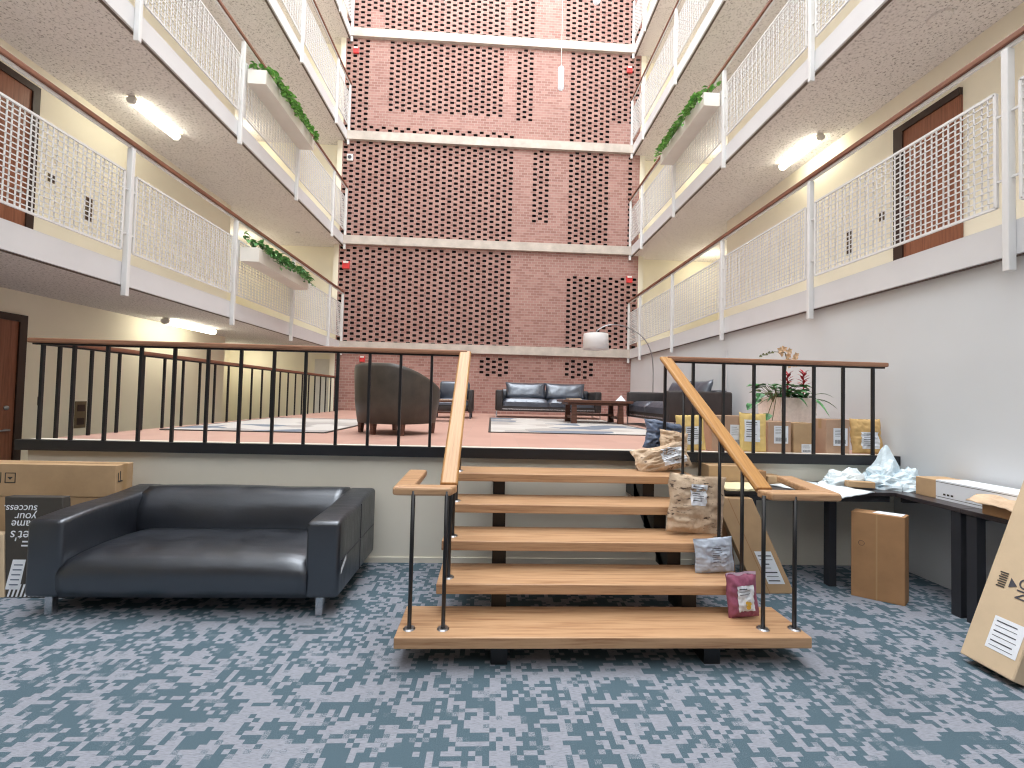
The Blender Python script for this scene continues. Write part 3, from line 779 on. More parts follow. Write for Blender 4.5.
MB().box(-.13, .13, -.17, .17, 0, .012).build('magazine', M['magazine'], mg, local=True)
MB().box(-.11, .14, -.15, .16, .012, .022).build('magazine', M['paper'], mg, local=True)
MB().box(-.14, .11, -.16, .14, .022, .034).build('magazine', M['kraft'], mg, local=True)
tw = MB(); tw.add([(-.09, -.06, 0), (.09, -.06, 0), (.09, .06, 0), (-.09, .06, 0), (.01, 0, .12)], [(0, 1, 4), (1, 2, 4), (2, 3, 4), (3, 0, 4), (3, 2, 1, 0)])
single('table_tent', tw, M['paper'], 'small white folded card standing on the coffee table', 'card', (0, 0, 0)).location = (2.68, 9.0, P + .475)

# rugs
def rug(label, pts, m):
    cx = sum(p[0] for p in pts) / 4; cy = sum(p[1] for p in pts) / 4
    t = thing('area_rug', label, 'rug', (cx, cy, P), group='pale patterned rugs on the platform')
    MB().hexa([(x, y, P + .001) for x, y in pts] + [(x, y, P + .011) for x, y in pts]).build('pile', m, t)
    b = MB(); w = .035
    for i in range(4):
        a = Vector((*pts[i], P + .0065)); c = Vector((*pts[(i + 1) % 4], P + .0065)); b.bar(a, c, w, .013)
    b.build('border', M['print_dark'], t)
rug('pale grey and cream patterned rug by the left railing, behind the tub armchair', [(-4.0, 5.53), (-2.05, 5.53), (-2.05, 8.4), (-4.0, 8.4)], m_rug('left_rug', 3.1))
rug('pale grey and cream patterned rug under the coffee table', [(-.015, 6.165), (2.62, 6.165), (2.62, 10.2), (-.015, 10.2)], m_rug('right_rug', 7.7))

# arc lamp
def arc_lamp():
    t = thing('arc_lamp', 'tall arc floor lamp with white drum shade leaning over the sofa', 'floor lamp', (3.86, 9.6, P))
    y = 9.6; k = 9.6 / 10.2
    pts = []
    for x, z in ((3.785, 1.2), (3.785, 1.836), (3.776, 2.428), (3.70, 2.80), (3.50, 3.10), (3.161, 3.30), (2.85, 3.36), (2.60, 3.31), (2.42, 3.20)):
        pts.append((x * k + .02, y, 1.6 + (z - 1.6) * k))
    pts[0] = (pts[1][0], y, P + .03)
    # smooth the arc
    P2 = []
    for i in range(len(pts) - 1):
        p0 = Vector(pts[max(i - 1, 0)]); p1 = Vector(pts[i]); p2 = Vector(pts[i + 1]); p3 = Vector(pts[min(i + 2, len(pts) - 1)])
        for j in range(5):
            u = j / 5
            P2.append(.5 * ((2 * p1) + (-p0 + p2) * u + (2 * p0 - 5 * p1 + 4 * p2 - p3) * u * u + (-p0 + 3 * p1 - 3 * p2 + p3) * u ** 3))
    P2.append(Vector(pts[-1]))
    MB().tube(P2, .012, 8).build('arm', M['steel'], t, smooth=True)
    bx = pts[0][0]
    MB().lathe([(0, P), (.13, P), (.13, P + .04), (0, P + .045)], bx, y, 24).build('base', M['steel'], t)
    cx = 2.40 * k + .02; zt = 1.6 + (3.122 - 1.6) * k; zb = 1.6 + (2.76 - 1.6) * k
    q = MB().lathe([(.27, zt), (.285, zb), (.275, zb), (.262, zt)], cx, y, 32); q.build('lamp_shade', M['lamp_shade'], t, smooth=True)
    MB().tube([P2[-1], (cx, y, zt - .05)], .01, 8).bar((cx - .265, y, zt - .03), (cx + .265, y, zt - .03), .008).bar((cx, y - .265, zt - .03), (cx, y + .265, zt - .03), .008).build('shade_fitting', M['steel'], t)
    MB().lathe([(0, zt - .16), (.03, zt - .15), (.04, zt - .11), (.02, zt - .05), (0, zt - .05)], cx, y, 14).build('bulb', M['lamp_shade'], t, smooth=True)
arc_lamp()

# ---------------------------------------------------------------- white planter with bromeliads and orchid on the platform
def blade(mb, p, ang, L, w, rise, droop, m=0, n=7):
    d = Vector((math.cos(ang), math.sin(ang), 0)); x = Vector((-d.y, d.x, 0)); vs = []
    for i in range(n + 1):
        u = i / n; c = Vector(p) + d * L * u + Vector((0, 0, rise * u - droop * u * u))
        ww = w * (math.sin(PI * (.12 + .88 * u)) ** .8 if u < 1 else 0)
        vs += [c - x * ww / 2 + Vector((0, 0, ww * .18)), c, c + x * ww / 2 + Vector((0, 0, ww * .18))]
    fs = []
    for i in range(n):
        o = i * 3; fs += [(o, o + 1, o + 4, o + 3), (o + 1, o + 2, o + 5, o + 4)]
    mb.add(vs, fs, m)
def deck_planter():
    cx, cy = 3.46, 5.0
    t = thing('deck_planter', 'large pale square planter on the platform behind the parcels', 'planter', (cx, cy, P))
    z1 = 1.665; a, b, w = .185, .215, .018
    q = MB()
    o0 = [(-a, -a), (a, -a), (a, a), (-a, a)]; o1 = [(-b, -b), (b, -b), (b, b), (-b, b)]; i1 = [(-b + w, -b + w), (b - w, -b + w), (b - w, b - w), (-b + w, b - w)]
    vs = [(x, y, 0) for x, y in o0] + [(x, y, z1 - P) for x, y in o1] + [(x, y, z1 - P) for x, y in i1] + [(x * .97, y * .97, z1 - P - .06) for x, y in i1]
    fs = [(3, 2, 1, 0)]
    for k in (0, 4, 8):
        for j in range(4): fs.append((k + j, k + (j + 1) % 4, k + 4 + (j + 1) % 4, k + 4 + j))
    q.add(vs, fs); q.build('pot', M['planter_deck'], t, local=True)
    MB().box(-.18, .18, -.18, .18, z1 - P - .075, z1 - P - .05).build('soil', M['soil'], t, local=True)
    rnd = random.Random(11); zs = z1 - .055
    spots = [(3.44, 4.95, 'left'), (3.66, 4.99, 'right')]
    for i, (x, y, nm) in enumerate(spots):
        g = thing('bromeliad', 'bromeliad with red bracts at the %s in the pale planter' % nm, 'plant', (x, y, zs), group='red bromeliads in the platform planter')
        lf = MB()
        for k in range(15):
            blade(lf, (x, y, zs), k * 2.4 + i, rnd.uniform(.26, .46), .042, rnd.uniform(.2, .38), rnd.uniform(.2, .42))
        lf.build('leaves', M['green'], g, smooth=True)
        top = 1.965 + .02 * i
        fl = MB().tube([(x, y, zs), (x, y, top - .1)], .008, 6)
        for k in range(20):
            zz = top - .23 + .2 * k / 19
            blade(fl, (x, y, zz), k * 2.4, .105 - .045 * k / 19, .03, .055 + .02 * k / 19, .02, n=4)
        fl.build('flower_spike', M['red'], g, smooth=True)
    g = thing('leafy_plant', 'low leafy green plant spilling over the left of the pale planter', 'plant', (3.30, 4.92, zs))
    lf = MB(); stm = MB()
    for k in range(46):
        a = rnd.uniform(0, 2 * PI); r = rnd.uniform(.02, .2); p0 = Vector((3.30, 4.90, zs)); p1 = p0 + Vector((math.cos(a) * r * 1.3, math.sin(a) * r, rnd.uniform(.07, .2)))
        stm.tube([p0, p1], .003, 4); leaf(lf, p1, (math.cos(a), math.sin(a), rnd.uniform(-.3, .2)), rnd.uniform(.10, .16), (0, 0, 1))
    for dx, dzz in ((-.30, -.02), (-.36, -.08), (-.2, -.18), (-.16, -.26), (-.27, .04)):
        p1 = Vector((3.25 + dx, 4.66 + abs(dx) * .2, z1 + dzz)); stm.tube([(3.20, 4.85, zs), (3.2 + dx * .5, 4.66, z1 + .05), p1], .004, 5)
        leaf(lf, p1, (dx, -.2, -.25), .12, (0, -.4, 1))
    lf.build('leaves', M['green'], g); stm.build('stem', M['stem'], g)
    g = thing('orchid', 'tan flowered orchid arching high above the bromeliads', 'plant', (3.46, 5.05, zs))
    st2 = MB(); pts = [(3.46, 5.05, zs), (3.47, 5.04, 1.9), (3.48, 5.02, 2.1), (3.44, 5.0, 2.2), (3.30, 4.98, 2.2), (3.12, 4.96, 2.14)]
    st2.tube(pts, [.006, .006, .005, .005, .004, .002], 6).build('stem', M['stem'], g, smooth=True)
    fl = MB()
    for x, z in ((3.36, 2.22), (3.41, 2.19), (3.46, 2.21), (3.49, 2.16), (3.53, 2.12), (3.47, 2.10), (3.56, 2.16), (3.42, 2.24), (3.52, 2.06), (3.46, 2.05)):
        y = 5.0 + rnd.uniform(-.06, .04)
        for k in range(5):
            a = k * 2 * PI / 5 + rnd.uniform(0, 1)
            leaf(fl, (x, y, z), (math.cos(a), -.25, math.sin(a)), .045, (0, -1, 0))
    fl.build('flowers', M['orchid'], g)
    l2 = MB()
    for k in range(5): leaf(l2, (3.14 + k * .035, 4.965, 2.15 + k * .012), (-.6, -.2, -.3 + .3 * (k % 2)), .045, (0, -1, .4))
    l2.build('buds', M['stem'], g)
deck_planter()

# ---------------------------------------------------------------- parcels
def ship_label(parent, x0, x1, z0, z1, y=-.0015, lines=5, seed=1, barcode=True, m=None):
    """paper label with printed lines, lying on the local -Y face"""
    q = MB(); q.quad((x0, y, z0), (x1, y, z0), (x1, y, z1), (x0, y, z1), 0)
    rnd = random.Random(seed); w = x1 - x0; h = z1 - z0; yy = y - .0006
    zt = z1 - h * .1
    for i in range(lines):
        a = x0 + w * .1; L = w * rnd.uniform(.35, .75); hh = h * .018
        q.quad((a, yy, zt - hh), (a + L, yy, zt - hh), (a + L, yy, zt), (a, yy, zt), 1); zt -= h * .085
    if barcode:
        x = x0 + w * .12; zb0 = z0 + h * .12; zb1 = z0 + h * .34
        while x < x1 - w * .14:
            bw = w * rnd.choice((.014, .02, .032)); q.quad((x, yy, zb0), (x + bw, yy, zb0), (x + bw, yy, zb1), (x, yy, zb1), 1); x += bw + w * rnd.choice((.014, .022))
    return q.build('shipping_label', [m or M['paper'], M['ink']], parent, local=True, label='white shipping label')

def carton(label, loc, w, d, h, m, rz=0, rot=None, name='cardboard_box', lab=None, seed=1, tape=True, group=None):
    """carton whose local -Y face looks at the viewer; origin at the base centre"""
    t = thing(name, label, 'box', loc, rot or (0, 0, rz), group)
    MB().box(-w / 2, w / 2, -d / 2, d / 2, 0, h).build('body', M[m], t, local=True, bevel=.004, seg=1)
    if tape:
        e = .0012; tw_ = min(.05, d * .25)
        q = MB().quad((-w / 2, -tw_ / 2, h + e), (w / 2, -tw_ / 2, h + e), (w / 2, tw_ / 2, h + e), (-w / 2, tw_ / 2, h + e))
        for s in (-1, 1):
            x = s * (w / 2 + e); q.quad((x, -tw_ / 2, h * .72), (x, tw_ / 2, h * .72), (x, tw_ / 2, h + e), (x, -tw_ / 2, h + e))
        q.build('tape', M['tape'], t, local=True)
        MB().bar((-w / 2 + .003, 0, h + .002), (w / 2 - .003, 0, h + .002), .002, .002).build('flap_seam', M['card_dark'], t, local=True)
    if lab: ship_label(t, *lab, y=-d / 2 - .002, seed=seed)
    return t

def pouch(name, label, loc, w, h, tk, m, rot=(0, 0, 0), seed=1, wr=.012, lab=None, cat='parcel', labm=None, fold=True, top_m=None, lab_kw={}):
    """a stuffed mailer: pillow-shaped, crumpled, standing on its lower edge"""
    t = thing(name, label, cat, loc, rot)
    def sh(sgn):
        def fn(u, v):
            e = (max(0, 1 - abs(2 * u - 1) ** 4) * max(0, 1 - abs(2 * v - 1) ** 4)) ** .6
            x = (u - .5) * w * (1 - .03 * math.sin(PI * v)); z = v * h * (1 - .02 * math.sin(PI * u))
            nn = noise.noise(Vector((u * 5 + seed * 7.1, v * 5, sgn))) + .7 * (abs(noise.noise(Vector((u * 8 + seed, v * 9, sgn * 3)))) * 2 - .5)
            ex = noise.noise(Vector((u * 3, v * 3, seed * 2.3)))
            return (x + ex * wr * .8 * (abs(2 * u - 1) ** 4), sgn * tk / 2 * e + nn * wr * (.25 + e) * .8, z + ex * wr * .6 * (v ** 3))
        return fn
    q = MB(); q.grid(sh(-1), 32, 32).grid(sh(1), 32, 32, flip=True)
    # close the rim between the two skins
    for fn in (lambda a: (a, 0), lambda a: (1, a), lambda a: (1 - a, 1), lambda a: (0, 1 - a)):
        q.grid(lambda a, b: Vector(sh(-1)(*fn(a))).lerp(Vector(sh(1)(*fn(a))), b), 32, 1, flip=True)
    q.build('pouch', M[m], t, smooth=True, local=True, weld=True)
    if top_m:
        MB().grid(lambda u, v: ((u - .5) * w * .96, -.006 + .006 * math.sin(u * 11), h * .955 + v * h * .075), 12, 2).build('seal_strip', M[top_m], t, local=True)
    if lab:
        x0, x1, z0, z1 = lab; S = sh(-1); mm = labm or M['paper']
        def lf(u, v):
            x = x0 + (x1 - x0) * u; z = z0 + (z1 - z0) * v
            p = S(x / w + .5, z / h); return (x, p[1] - .005, z)
        g = MB().grid(lf, 24, 24)
        rnd = random.Random(seed)
        for i in range(lab_kw.get('lines', 7)):
            v0 = .9 - i * .11; L = rnd.uniform(.35, .8); hh = .022 if i % 3 else .038
            a, b = .1, .1 + L
            def off(u, v): p = lf(u, v); return (p[0], p[1] - .002, p[2])
            g.grid(lambda u, v, a=a, b=b, v0=v0, hh=hh: off(a + (b - a) * u, v0 - hh + hh * v), 18, 1, 1)
        g.build('shipping_label', [mm, M['ink']], t, local=True, smooth=True, label='white shipping label')
    return t

DZ = P + .013
yb = YP + .16                    # the row of parcels stands just behind the rail
carton('tan cardboard box with white label, leftmost box in the platform row', (2.42, yb + .12, P), .34, .22, .37, 'card_pink', lab=(.02, .15, .05, .28), seed=3)
pouch('padded_mailer', 'yellow padded mailer leaning at the platform edge above the brown paper parcels', (2.03, yb - .02, P + .013), .29, .36, .05, 'bubble_yellow', (math.radians(-6), math.radians(-3), 0), 5, .008, lab=(-.06, .10, .06, .24))
pouch('padded_mailer', 'bright yellow padded mailer with big white label on the platform, right of the stair rail', (2.655, yb - .03, P + .013), .28, .395, .05, 'bubble_yellow', (math.radians(-5), math.radians(2), 0), 6, .008, lab=(-.10, .06, .10, .32))
carton('cardboard box with white label half behind the bright yellow mailer', (2.94, yb + .07, P), .24, .18, .325, 'card_pink', lab=(-.06, .09, .10, .28), seed=4)
carton('brown cardboard box with small low label before the pale planter', (3.19, yb + .08, P), .20, .2, .315, 'card', lab=(-.02, .09, .01, .10), seed=5)
carton('upright tan carton with white label standing alone on the platform behind the rail', (3.545, yb + .05, P), .25, .17, .36, 'card_pink', lab=(-.05, .10, .09, .27), seed=6)
pouch('padded_mailer', 'golden brown paper mailer at the right end of the platform row', (3.88, yb - .01, P + .013), .33, .36, .09, 'kraft_gold', (math.radians(-6), 0, 0), 7, .018, lab=(-.09, .10, .05, .22))

pouch('poly_mailer', 'slate blue plastic mailer slumped at the head of the stairs', (1.70, YP + .10, P + .013), .38, .30, .14, 'poly_blue', (math.radians(-8), math.radians(8), math.radians(5)), 8, .035)
pouch('paper_parcel', 'crumpled brown paper parcel on the top tread against the platform edge', (1.60, 3.93, TZ[0] + .005), .52, .25, .16, 'kraft_print', (math.radians(-28), math.radians(-12), math.radians(4)), 9, .04, lab=(-.02, .2, .03, .18))
pouch('paper_parcel', 'small folded brown paper parcel on top of the crumpled one', (1.72, 4.06, TZ[0] + .17), .27, .20, .10, 'kraft', (math.radians(-20), math.radians(10), 0), 14, .025)
pouch('paper_parcel', 'tall brown paper parcel printed with faint marks leaning on the stair balusters', (1.59, 3.35, TZ[2] + .006), .47, .45, .07, 'kraft_print', (math.radians(-2), math.radians(5), math.radians(4)), 10, .026, lab=(-.07, .06, .22, .38), labm=M['paper'])
pouch('poly_mailer', 'silver grey plastic mailer standing on the stair tread below the brown parcel', (1.62, 3.085, TZ[3] + .004), .28, .245, .045, 'poly_grey', (math.radians(-2), math.radians(-4), 0), 12, .013, lab=(-.03, .08, .05, .19), labm=M['poly_grey'])
pk = pouch('snack_packet', 'maroon packet with white label on the lowest stair tread', (1.685, 2.835, TZ[4] + .004), .205, .285, .06, 'pink', (math.radians(-1), math.radians(-5), math.radians(0)), 13, .012, lab=(-.045, .065, .05, .215), cat='packet', top_m='pink_clear', lab_kw={'lines': 3})
MB().lathe([(0, 0), (.001, 0)], 0, 0, 3) if False else None
q = MB()
for dx, dz_, r in ((.012, .085, .016), (.02, .105, .013), (.005, .112, .011)):
    q.add([(dx + r * math.cos(a), -.05, dz_ + r * math.sin(a)) for a in [2 * PI * i / 10 for i in range(10)]], [tuple(range(10))])
q.build('print_motif', M['yellow_print'], pk, local=True)

# ---------------------------------------------------------------- desks in the corner
TT = .832
def desk(label, x0, x1, y0, y1, legs, lx=.065, ly=.065):
    t = thing('desk', label, 'table', ((x0 + x1) / 2, (y0 + y1) / 2, 0), group='narrow black desks in the corner')
    MB().box(x0, x1, y0, y1, TT - .035, TT).build('table_top', M['table_top'], t, bevel=.004)
    if x1 - x0 > 1: MB().box(x0 + .05, x1 - .5, y0 + .03, y0 + .06, TT - .09, TT - .035).build('apron', M['table_leg'], t)
    MB().box(x0 + .02, x1 - .005, y1 - .055, y1 - .03, TT - .075, TT - .035).build('wall_bracket', M['table_leg'], t)
    for x, y in legs: MB().box(x - lx / 2, x + lx / 2, y - ly / 2, y + ly / 2, 0, TT - .035).build('leg', M['table_leg'], t)
desk('narrow black desk along the platform wall behind the stair rail', 2.02, 4.07, 3.745, 4.24, [(2.31, 3.80), (3.04, 3.80), (2.06, 4.18)])
desk('narrow black desk along the right wall, nearest the corner', 3.59, 4.07, 3.20, 3.742, [(3.64, 3.25)], .07, .07)
desk('narrow black desk along the right wall behind the leaning box', 3.585, 4.07, 1.5, 3.195, [(3.63, 3.13), (3.63, 1.56)], .07, .07)

def carton2(label, corners, z0, z1, m, top=None):
    """box from four ground corners"""
    cx = sum(c[0] for c in corners) / 4; cy = sum(c[1] for c in corners) / 4
    t = thing('cardboard_box', label, 'box', (cx, cy, z0))
    MB().hexa([(x, y, z0) for x, y in corners] + [(x, y, z1) for x, y in corners]).build('body', M[m], t, bevel=.004, seg=1)
    return t
# tall carton standing under the desk
tb = carton2('tall brown cardboard box standing on the carpet under the corner desk', [(3.063, 3.60), (3.345, 3.40), (3.465, 3.49), (3.183, 3.69)], 0, .705, 'card_dark')
a, b = Vector((3.063, 3.60, 0)), Vector((3.345, 3.40, 0)); nn = Vector((-.58, -.81, 0)) * .002
pa, pb = a.lerp(b, .47) + nn, a.lerp(b, .50) + nn
MB().quad(pa, pb, pb + Vector((0, 0, .70)), pa + Vector((0, 0, .70))).build('tape_seam', M['tape'], tb)
MB().quad((3.2, 3.545, .7065), (3.335, 3.42, .7065), (3.44, 3.49, .7065), (3.30, 3.60, .7065)).build('top_label', M['paper'], tb)
c0 = a.lerp(b, .2) + nn
ic = MB()
for i in range(20):
    a0, a1 = 2 * PI * i / 20, 2 * PI * (i + 1) / 20; e = (b - a).normalized()
    ic.bar(c0 + e * .02 * math.cos(a0) + Vector((0, 0, .45 + .02 * math.sin(a0))), c0 + e * .02 * math.cos(a1) + Vector((0, 0, .45 + .02 * math.sin(a1))), .002)
ic.build('round_mark', M['print_dark'], tb)

# box leaning beside the stairs, under the desk
def skew_box(name, label, p0, wv, dv, uv, m):
    p0 = Vector(p0); wv = Vector(wv); dv = Vector(dv); uv = Vector(uv)
    c = p0 + wv / 2 + dv / 2
    t = thing(name, label, 'box', tuple(c))
    b_ = [p0, p0 + wv, p0 + wv + dv, p0 + dv]
    MB().hexa(b_ + [p + uv for p in b_]).build('body', M[m], t, bevel=.004, seg=1)
    return t
def on_face(parent, p0, wv, uv, a0, a1, b0, b1, mats, lines=6, seed=2, name='shipping_label', label='white shipping label'):
    p0 = Vector(p0); wv = Vector(wv); uv = Vector(uv); n = wv.cross(uv).normalized()
    f = lambda a, b, e: p0 + wv * a + uv * b + n * e
    q = MB(); q.quad(f(a0, b0, .002), f(a1, b0, .002), f(a1, b1, .002), f(a0, b1, .002), 0); rnd = random.Random(seed)
    for i in range(lines):
        bb = b1 - (b1 - b0) * (.12 + .76 * i / max(1, lines - 1)); hh = (b1 - b0) * (.018 if i % 2 else .035); L = rnd.uniform(.45, .8)
        q.quad(f(a0 + (a1 - a0) * .1, bb - hh, .003), f(a0 + (a1 - a0) * (.1 + L), bb - hh, .003), f(a0 + (a1 - a0) * (.1 + L), bb, .003), f(a0 + (a1 - a0) * .1, bb, .003), 1)
    return q.build(name, mats, parent, label=label)
lp = (2.26, 3.62, 0); lw = (.33, 0, 0); lu = (-.34, .055, .78)
lb = skew_box('cardboard_box', 'long tan cardboard box leaning sideways under the desk beside the stairs', lp, lw, (0, .07, 0), lu, 'card')
on_face(lb, lp, lw, lu, .42, .86, .10, .44, [M['paper'], M['ink']], 7)
on_face(lb, lp, lw, lu, .34, .36, .0, 1, [M['card_dark'], M['card_dark']], 0, name='flap_seam', label='')
lb2p = (2.10, 3.70, 0)
skew_box('cardboard_box', 'narrow tan cardboard box leaning behind the black desk leg', (2.035, 3.76, 0), (.14, 0, 0), (0, .08, 0), (-.08, .02, .74), 'card_dark')

# large box leaning on the desk, foremost on the right
bp = Vector((3.005, 2.69, 0)); bu = Vector((.43, 0, 1.08)).normalized() * 1.32; bw = Vector((0, -.285, 0)); bn = Vector((bu.z, 0, -bu.x)).normalized() * .13
bb_ = thing('cardboard_box', 'big tan cardboard box leaning against the desk by the right wall, foremost on the carpet', 'box', tuple(bp + bw / 2))
c4 = [bp, bp + bw, bp + bw + bn, bp + bn]
c4 = [Vector((p.x, p.y, p.z)) for p in c4]
lift = max(0, -min(p.z for p in c4)); up = Vector((0, 0, lift))
MB().hexa([p + up for p in c4] + [p + up + bu for p in c4]).build('body', M['card_light'], bb_, bevel=.005, seg=1)
bp = bp + up
def face_pt(a, b, e=.003): return bp + bw * a + bu * b + (-bn.normalized()) * e
on_face(bb_, bp, bw, bu, .38, .93, .085, .235, [M['paper'], M['ink']], 6, 5)
ar = MB(); ar.add([face_pt(.42, .375), face_pt(.56, .392), face_pt(.42, .422)], [(0, 1, 2)])
ar.build('arrow_print', M['ink'], bb_)
pr = MB()
for i in range(7): pr.quad(face_pt(.20 + .02 * (i % 2), .365 + i * .011), face_pt(.36, .365 + i * .011), face_pt(.36, .371 + i * .011), face_pt(.20 + .02 * (i % 2), .371 + i * .011))
pr.build('small_print', M['print_dark'], bb_)
mx = Matrix.Identity(4); ex = bu.normalized(); ey = -bw.normalized(); ez = -bn.normalized()
mx.col[0] = (*ex, 0); mx.col[1] = (*ey, 0); mx.col[2] = (*ex.cross(ey), 0); mx.col[3] = (*(face_pt(.78, .335, .002) - bb_.location), 1)
text_mesh('lettering', 'NO', .085, M['ink'], bb_, mx)

# ---------------------------------------------------------------- things on the desks
def crumple(name, label, loc, sx, sy, sz, m, seed, peaks=(), amp=.22):
    """crumpled plastic bag: a noisy ridged lump with a flat underside"""
    q = MB(); nu, nv = 26, 13
    def fn(u, v):
        a = 2 * PI * u; ph = PI * .5 * v
        d = Vector((math.cos(a) * math.cos(ph), math.sin(a) * math.cos(ph), math.sin(ph)))
        r = 1 + amp * (abs(noise.noise(d * 1.7 + Vector((seed, 0, 0)))) * 2 - .5) + amp * .8 * noise.noise(d * 4.1 + Vector((0, seed, 0)))
        z = d.z * r * sz
        for px, py, pw, phh in peaks:
            z += phh * math.exp(-((d.x - px) ** 2 + (d.y - py) ** 2) / pw ** 2) * max(0, d.z) ** .3
        return (d.x * r * sx, d.y * r * sy, max(0, z))
    q.grid(fn, nu, nv)
    q.add([fn(i / nu, 0) for i in range(nu)], [tuple(range(nu))[::-1]])
    t = thing(name, label, 'plastic bag', loc)
    q.build('bag', M[m], t, smooth=False, local=True, weld=True)
    return t
crumple('plastic_bag', 'tall crumpled pale blue plastic bag in the desk corner', (3.74, 4.0, TT), .24, .17, .18, 'poly_pale', 2.0, [(.1, .2, .28, .20), (.35, .3, .2, .1)], .3)
crumple('plastic_bag', 'low flattened white plastic bag before the golden mailer', (3.40, 4.06, TT), .25, .12, .13, 'poly_white', 5.0, [(.3, 0, .3, .05)], .28)
crumple('plastic_bag', 'white plastic bag heaped behind the long flat box', (3.86, 3.88, TT), .14, .15, .15, 'poly_pale', 9.0, [(0, .2, .3, .06)], .3)
carton('flat tan carton peeking out beneath the low white plastic bag', (3.40, 3.90, TT + .014), .22, .07, .055, 'card', rz=math.radians(-14), tape=False)
def sheet(name, label, pts, m, seed, cat='mailer', th=.008):
    pts = [Vector(p) for p in pts]; c = sum(pts, Vector()) / 4
    def fn(dz):
        def g(u, v):
            p = pts[0].lerp(pts[1], u).lerp(pts[3].lerp(pts[2], u), v)
            k = .010 * noise.noise(Vector((u * 4 + seed, v * 4, 0)))
            return (p.x, p.y, p.z + abs(k) + dz)
        return g
    q = MB().grid(fn(th), 16, 12).grid(fn(0), 16, 12, flip=True)
    for e in (lambda a: (a, 0), lambda a: (1, a), lambda a: (1 - a, 1), lambda a: (0, 1 - a)):
        q.grid(lambda a, b: Vector(fn(0)(*e(a))).lerp(Vector(fn(th)(*e(a))), b), 12, 1)
    return single(name, q, M[m], label, cat, (c.x, c.y, min(p.z for p in pts)), smooth=True, weld=True)
sheet('poly_mailer', 'flat white plastic mailer lying on the desk with one corner over the edge', [(2.60, 3.98, TT + .002), (2.88, 3.47, TT + .002), (3.38, 3.72, TT + .002), (3.10, 4.20, TT + .002)], 'poly_white', 3)
sheet('padded_mailer', 'pale yellow padded mailer lying flat at the left end of the desk', [(2.04, 3.70, TT + .002), (2.42, 3.70, TT + .002), (2.45, 4.0, TT + .002), (2.04, 4.0, TT + .002)], 'cream_paper', 8, th=.02)
carton('tan carton with whitish top at the left end of the desk, below the platform edge', (2.24, 4.12, TT), .38, .17, .17, 'card')
carton('small tan carton beside the whitish topped carton on the desk', (2.55, 4.13, TT), .14, .14, .12, 'card_dark')
carton('low flat tan carton on the desk behind the stair handrail', (2.70, 4.13, TT), .14, .16, .075, 'card')
# long flat box with white sleeve
def long_box():
    x0, x1, y0, y1, z0, z1 = 3.755, 4.02, 2.62, 3.72, TT, TT + .155
    t = thing('flat_carton', 'long flat box with white printed sleeve lying on the desk by the right wall', 'box', ((x0 + x1) / 2, (y0 + y1) / 2, z0), (0, 0, 0))
    MB().box(x0, x1, y0, y1, z0, z1).build('body', M['card'], t, bevel=.004, seg=1)
    q = MB(); e = .003
    q.box(x0 - e, x1 + e, y0 + .03, y1 - .18, z0 + .001, z1 + e); q.build('sleeve', M['paper'], t)
    ln = MB()
    for zz in (z0 + .02, z1 - .014): ln.quad((x0 - e - .001, y0 + .03, zz), (x0 - e - .001, y0 + .03, zz + .004), (x0 - e - .001, y1 - .18, zz + .004), (x0 - e - .001, y1 - .18, zz))
    for yy in (y1 - .24, y1 - .27, y1 - .30, y0 + .33, y0 + .36): ln.quad((x0 - e - .001, yy, z0 + .04), (x0 - e - .001, yy, z0 + .055), (x0 - e - .001, yy - .02, z0 + .055), (x0 - e - .001, yy - .02, z0 + .04))
    ln.build('sleeve_print', M['print_dark'], t)
long_box()
pq = thing('paper_parcel', 'opened brown parcel with torn paper on the desk, beside the leaning box', 'parcel', (3.655, 2.90, TT))
MB().box(-.075, .08, -.17, .15, 0, .085).build('carton', M['card_dark'], pq, local=True, bevel=.01)
pg = MB()
pg.grid(lambda u, v: (-.13 + .22 * u + .02 * noise.noise(Vector((u * 5, v * 5, 1))), -.19 + .40 * v + .02 * noise.noise(Vector((v * 6, u * 3, 4))), .100 + .02 * noise.noise(Vector((u * 6, v * 6, 7))) - .05 * max(0, .3 - u) + .03 * math.sin(u * 3)), 16, 16)
w1 = pg.build('wrapping', M['kraft'], pq, local=True, smooth=True)
sm = w1.modifiers.new('thick', 'SOLIDIFY'); sm.thickness = .004

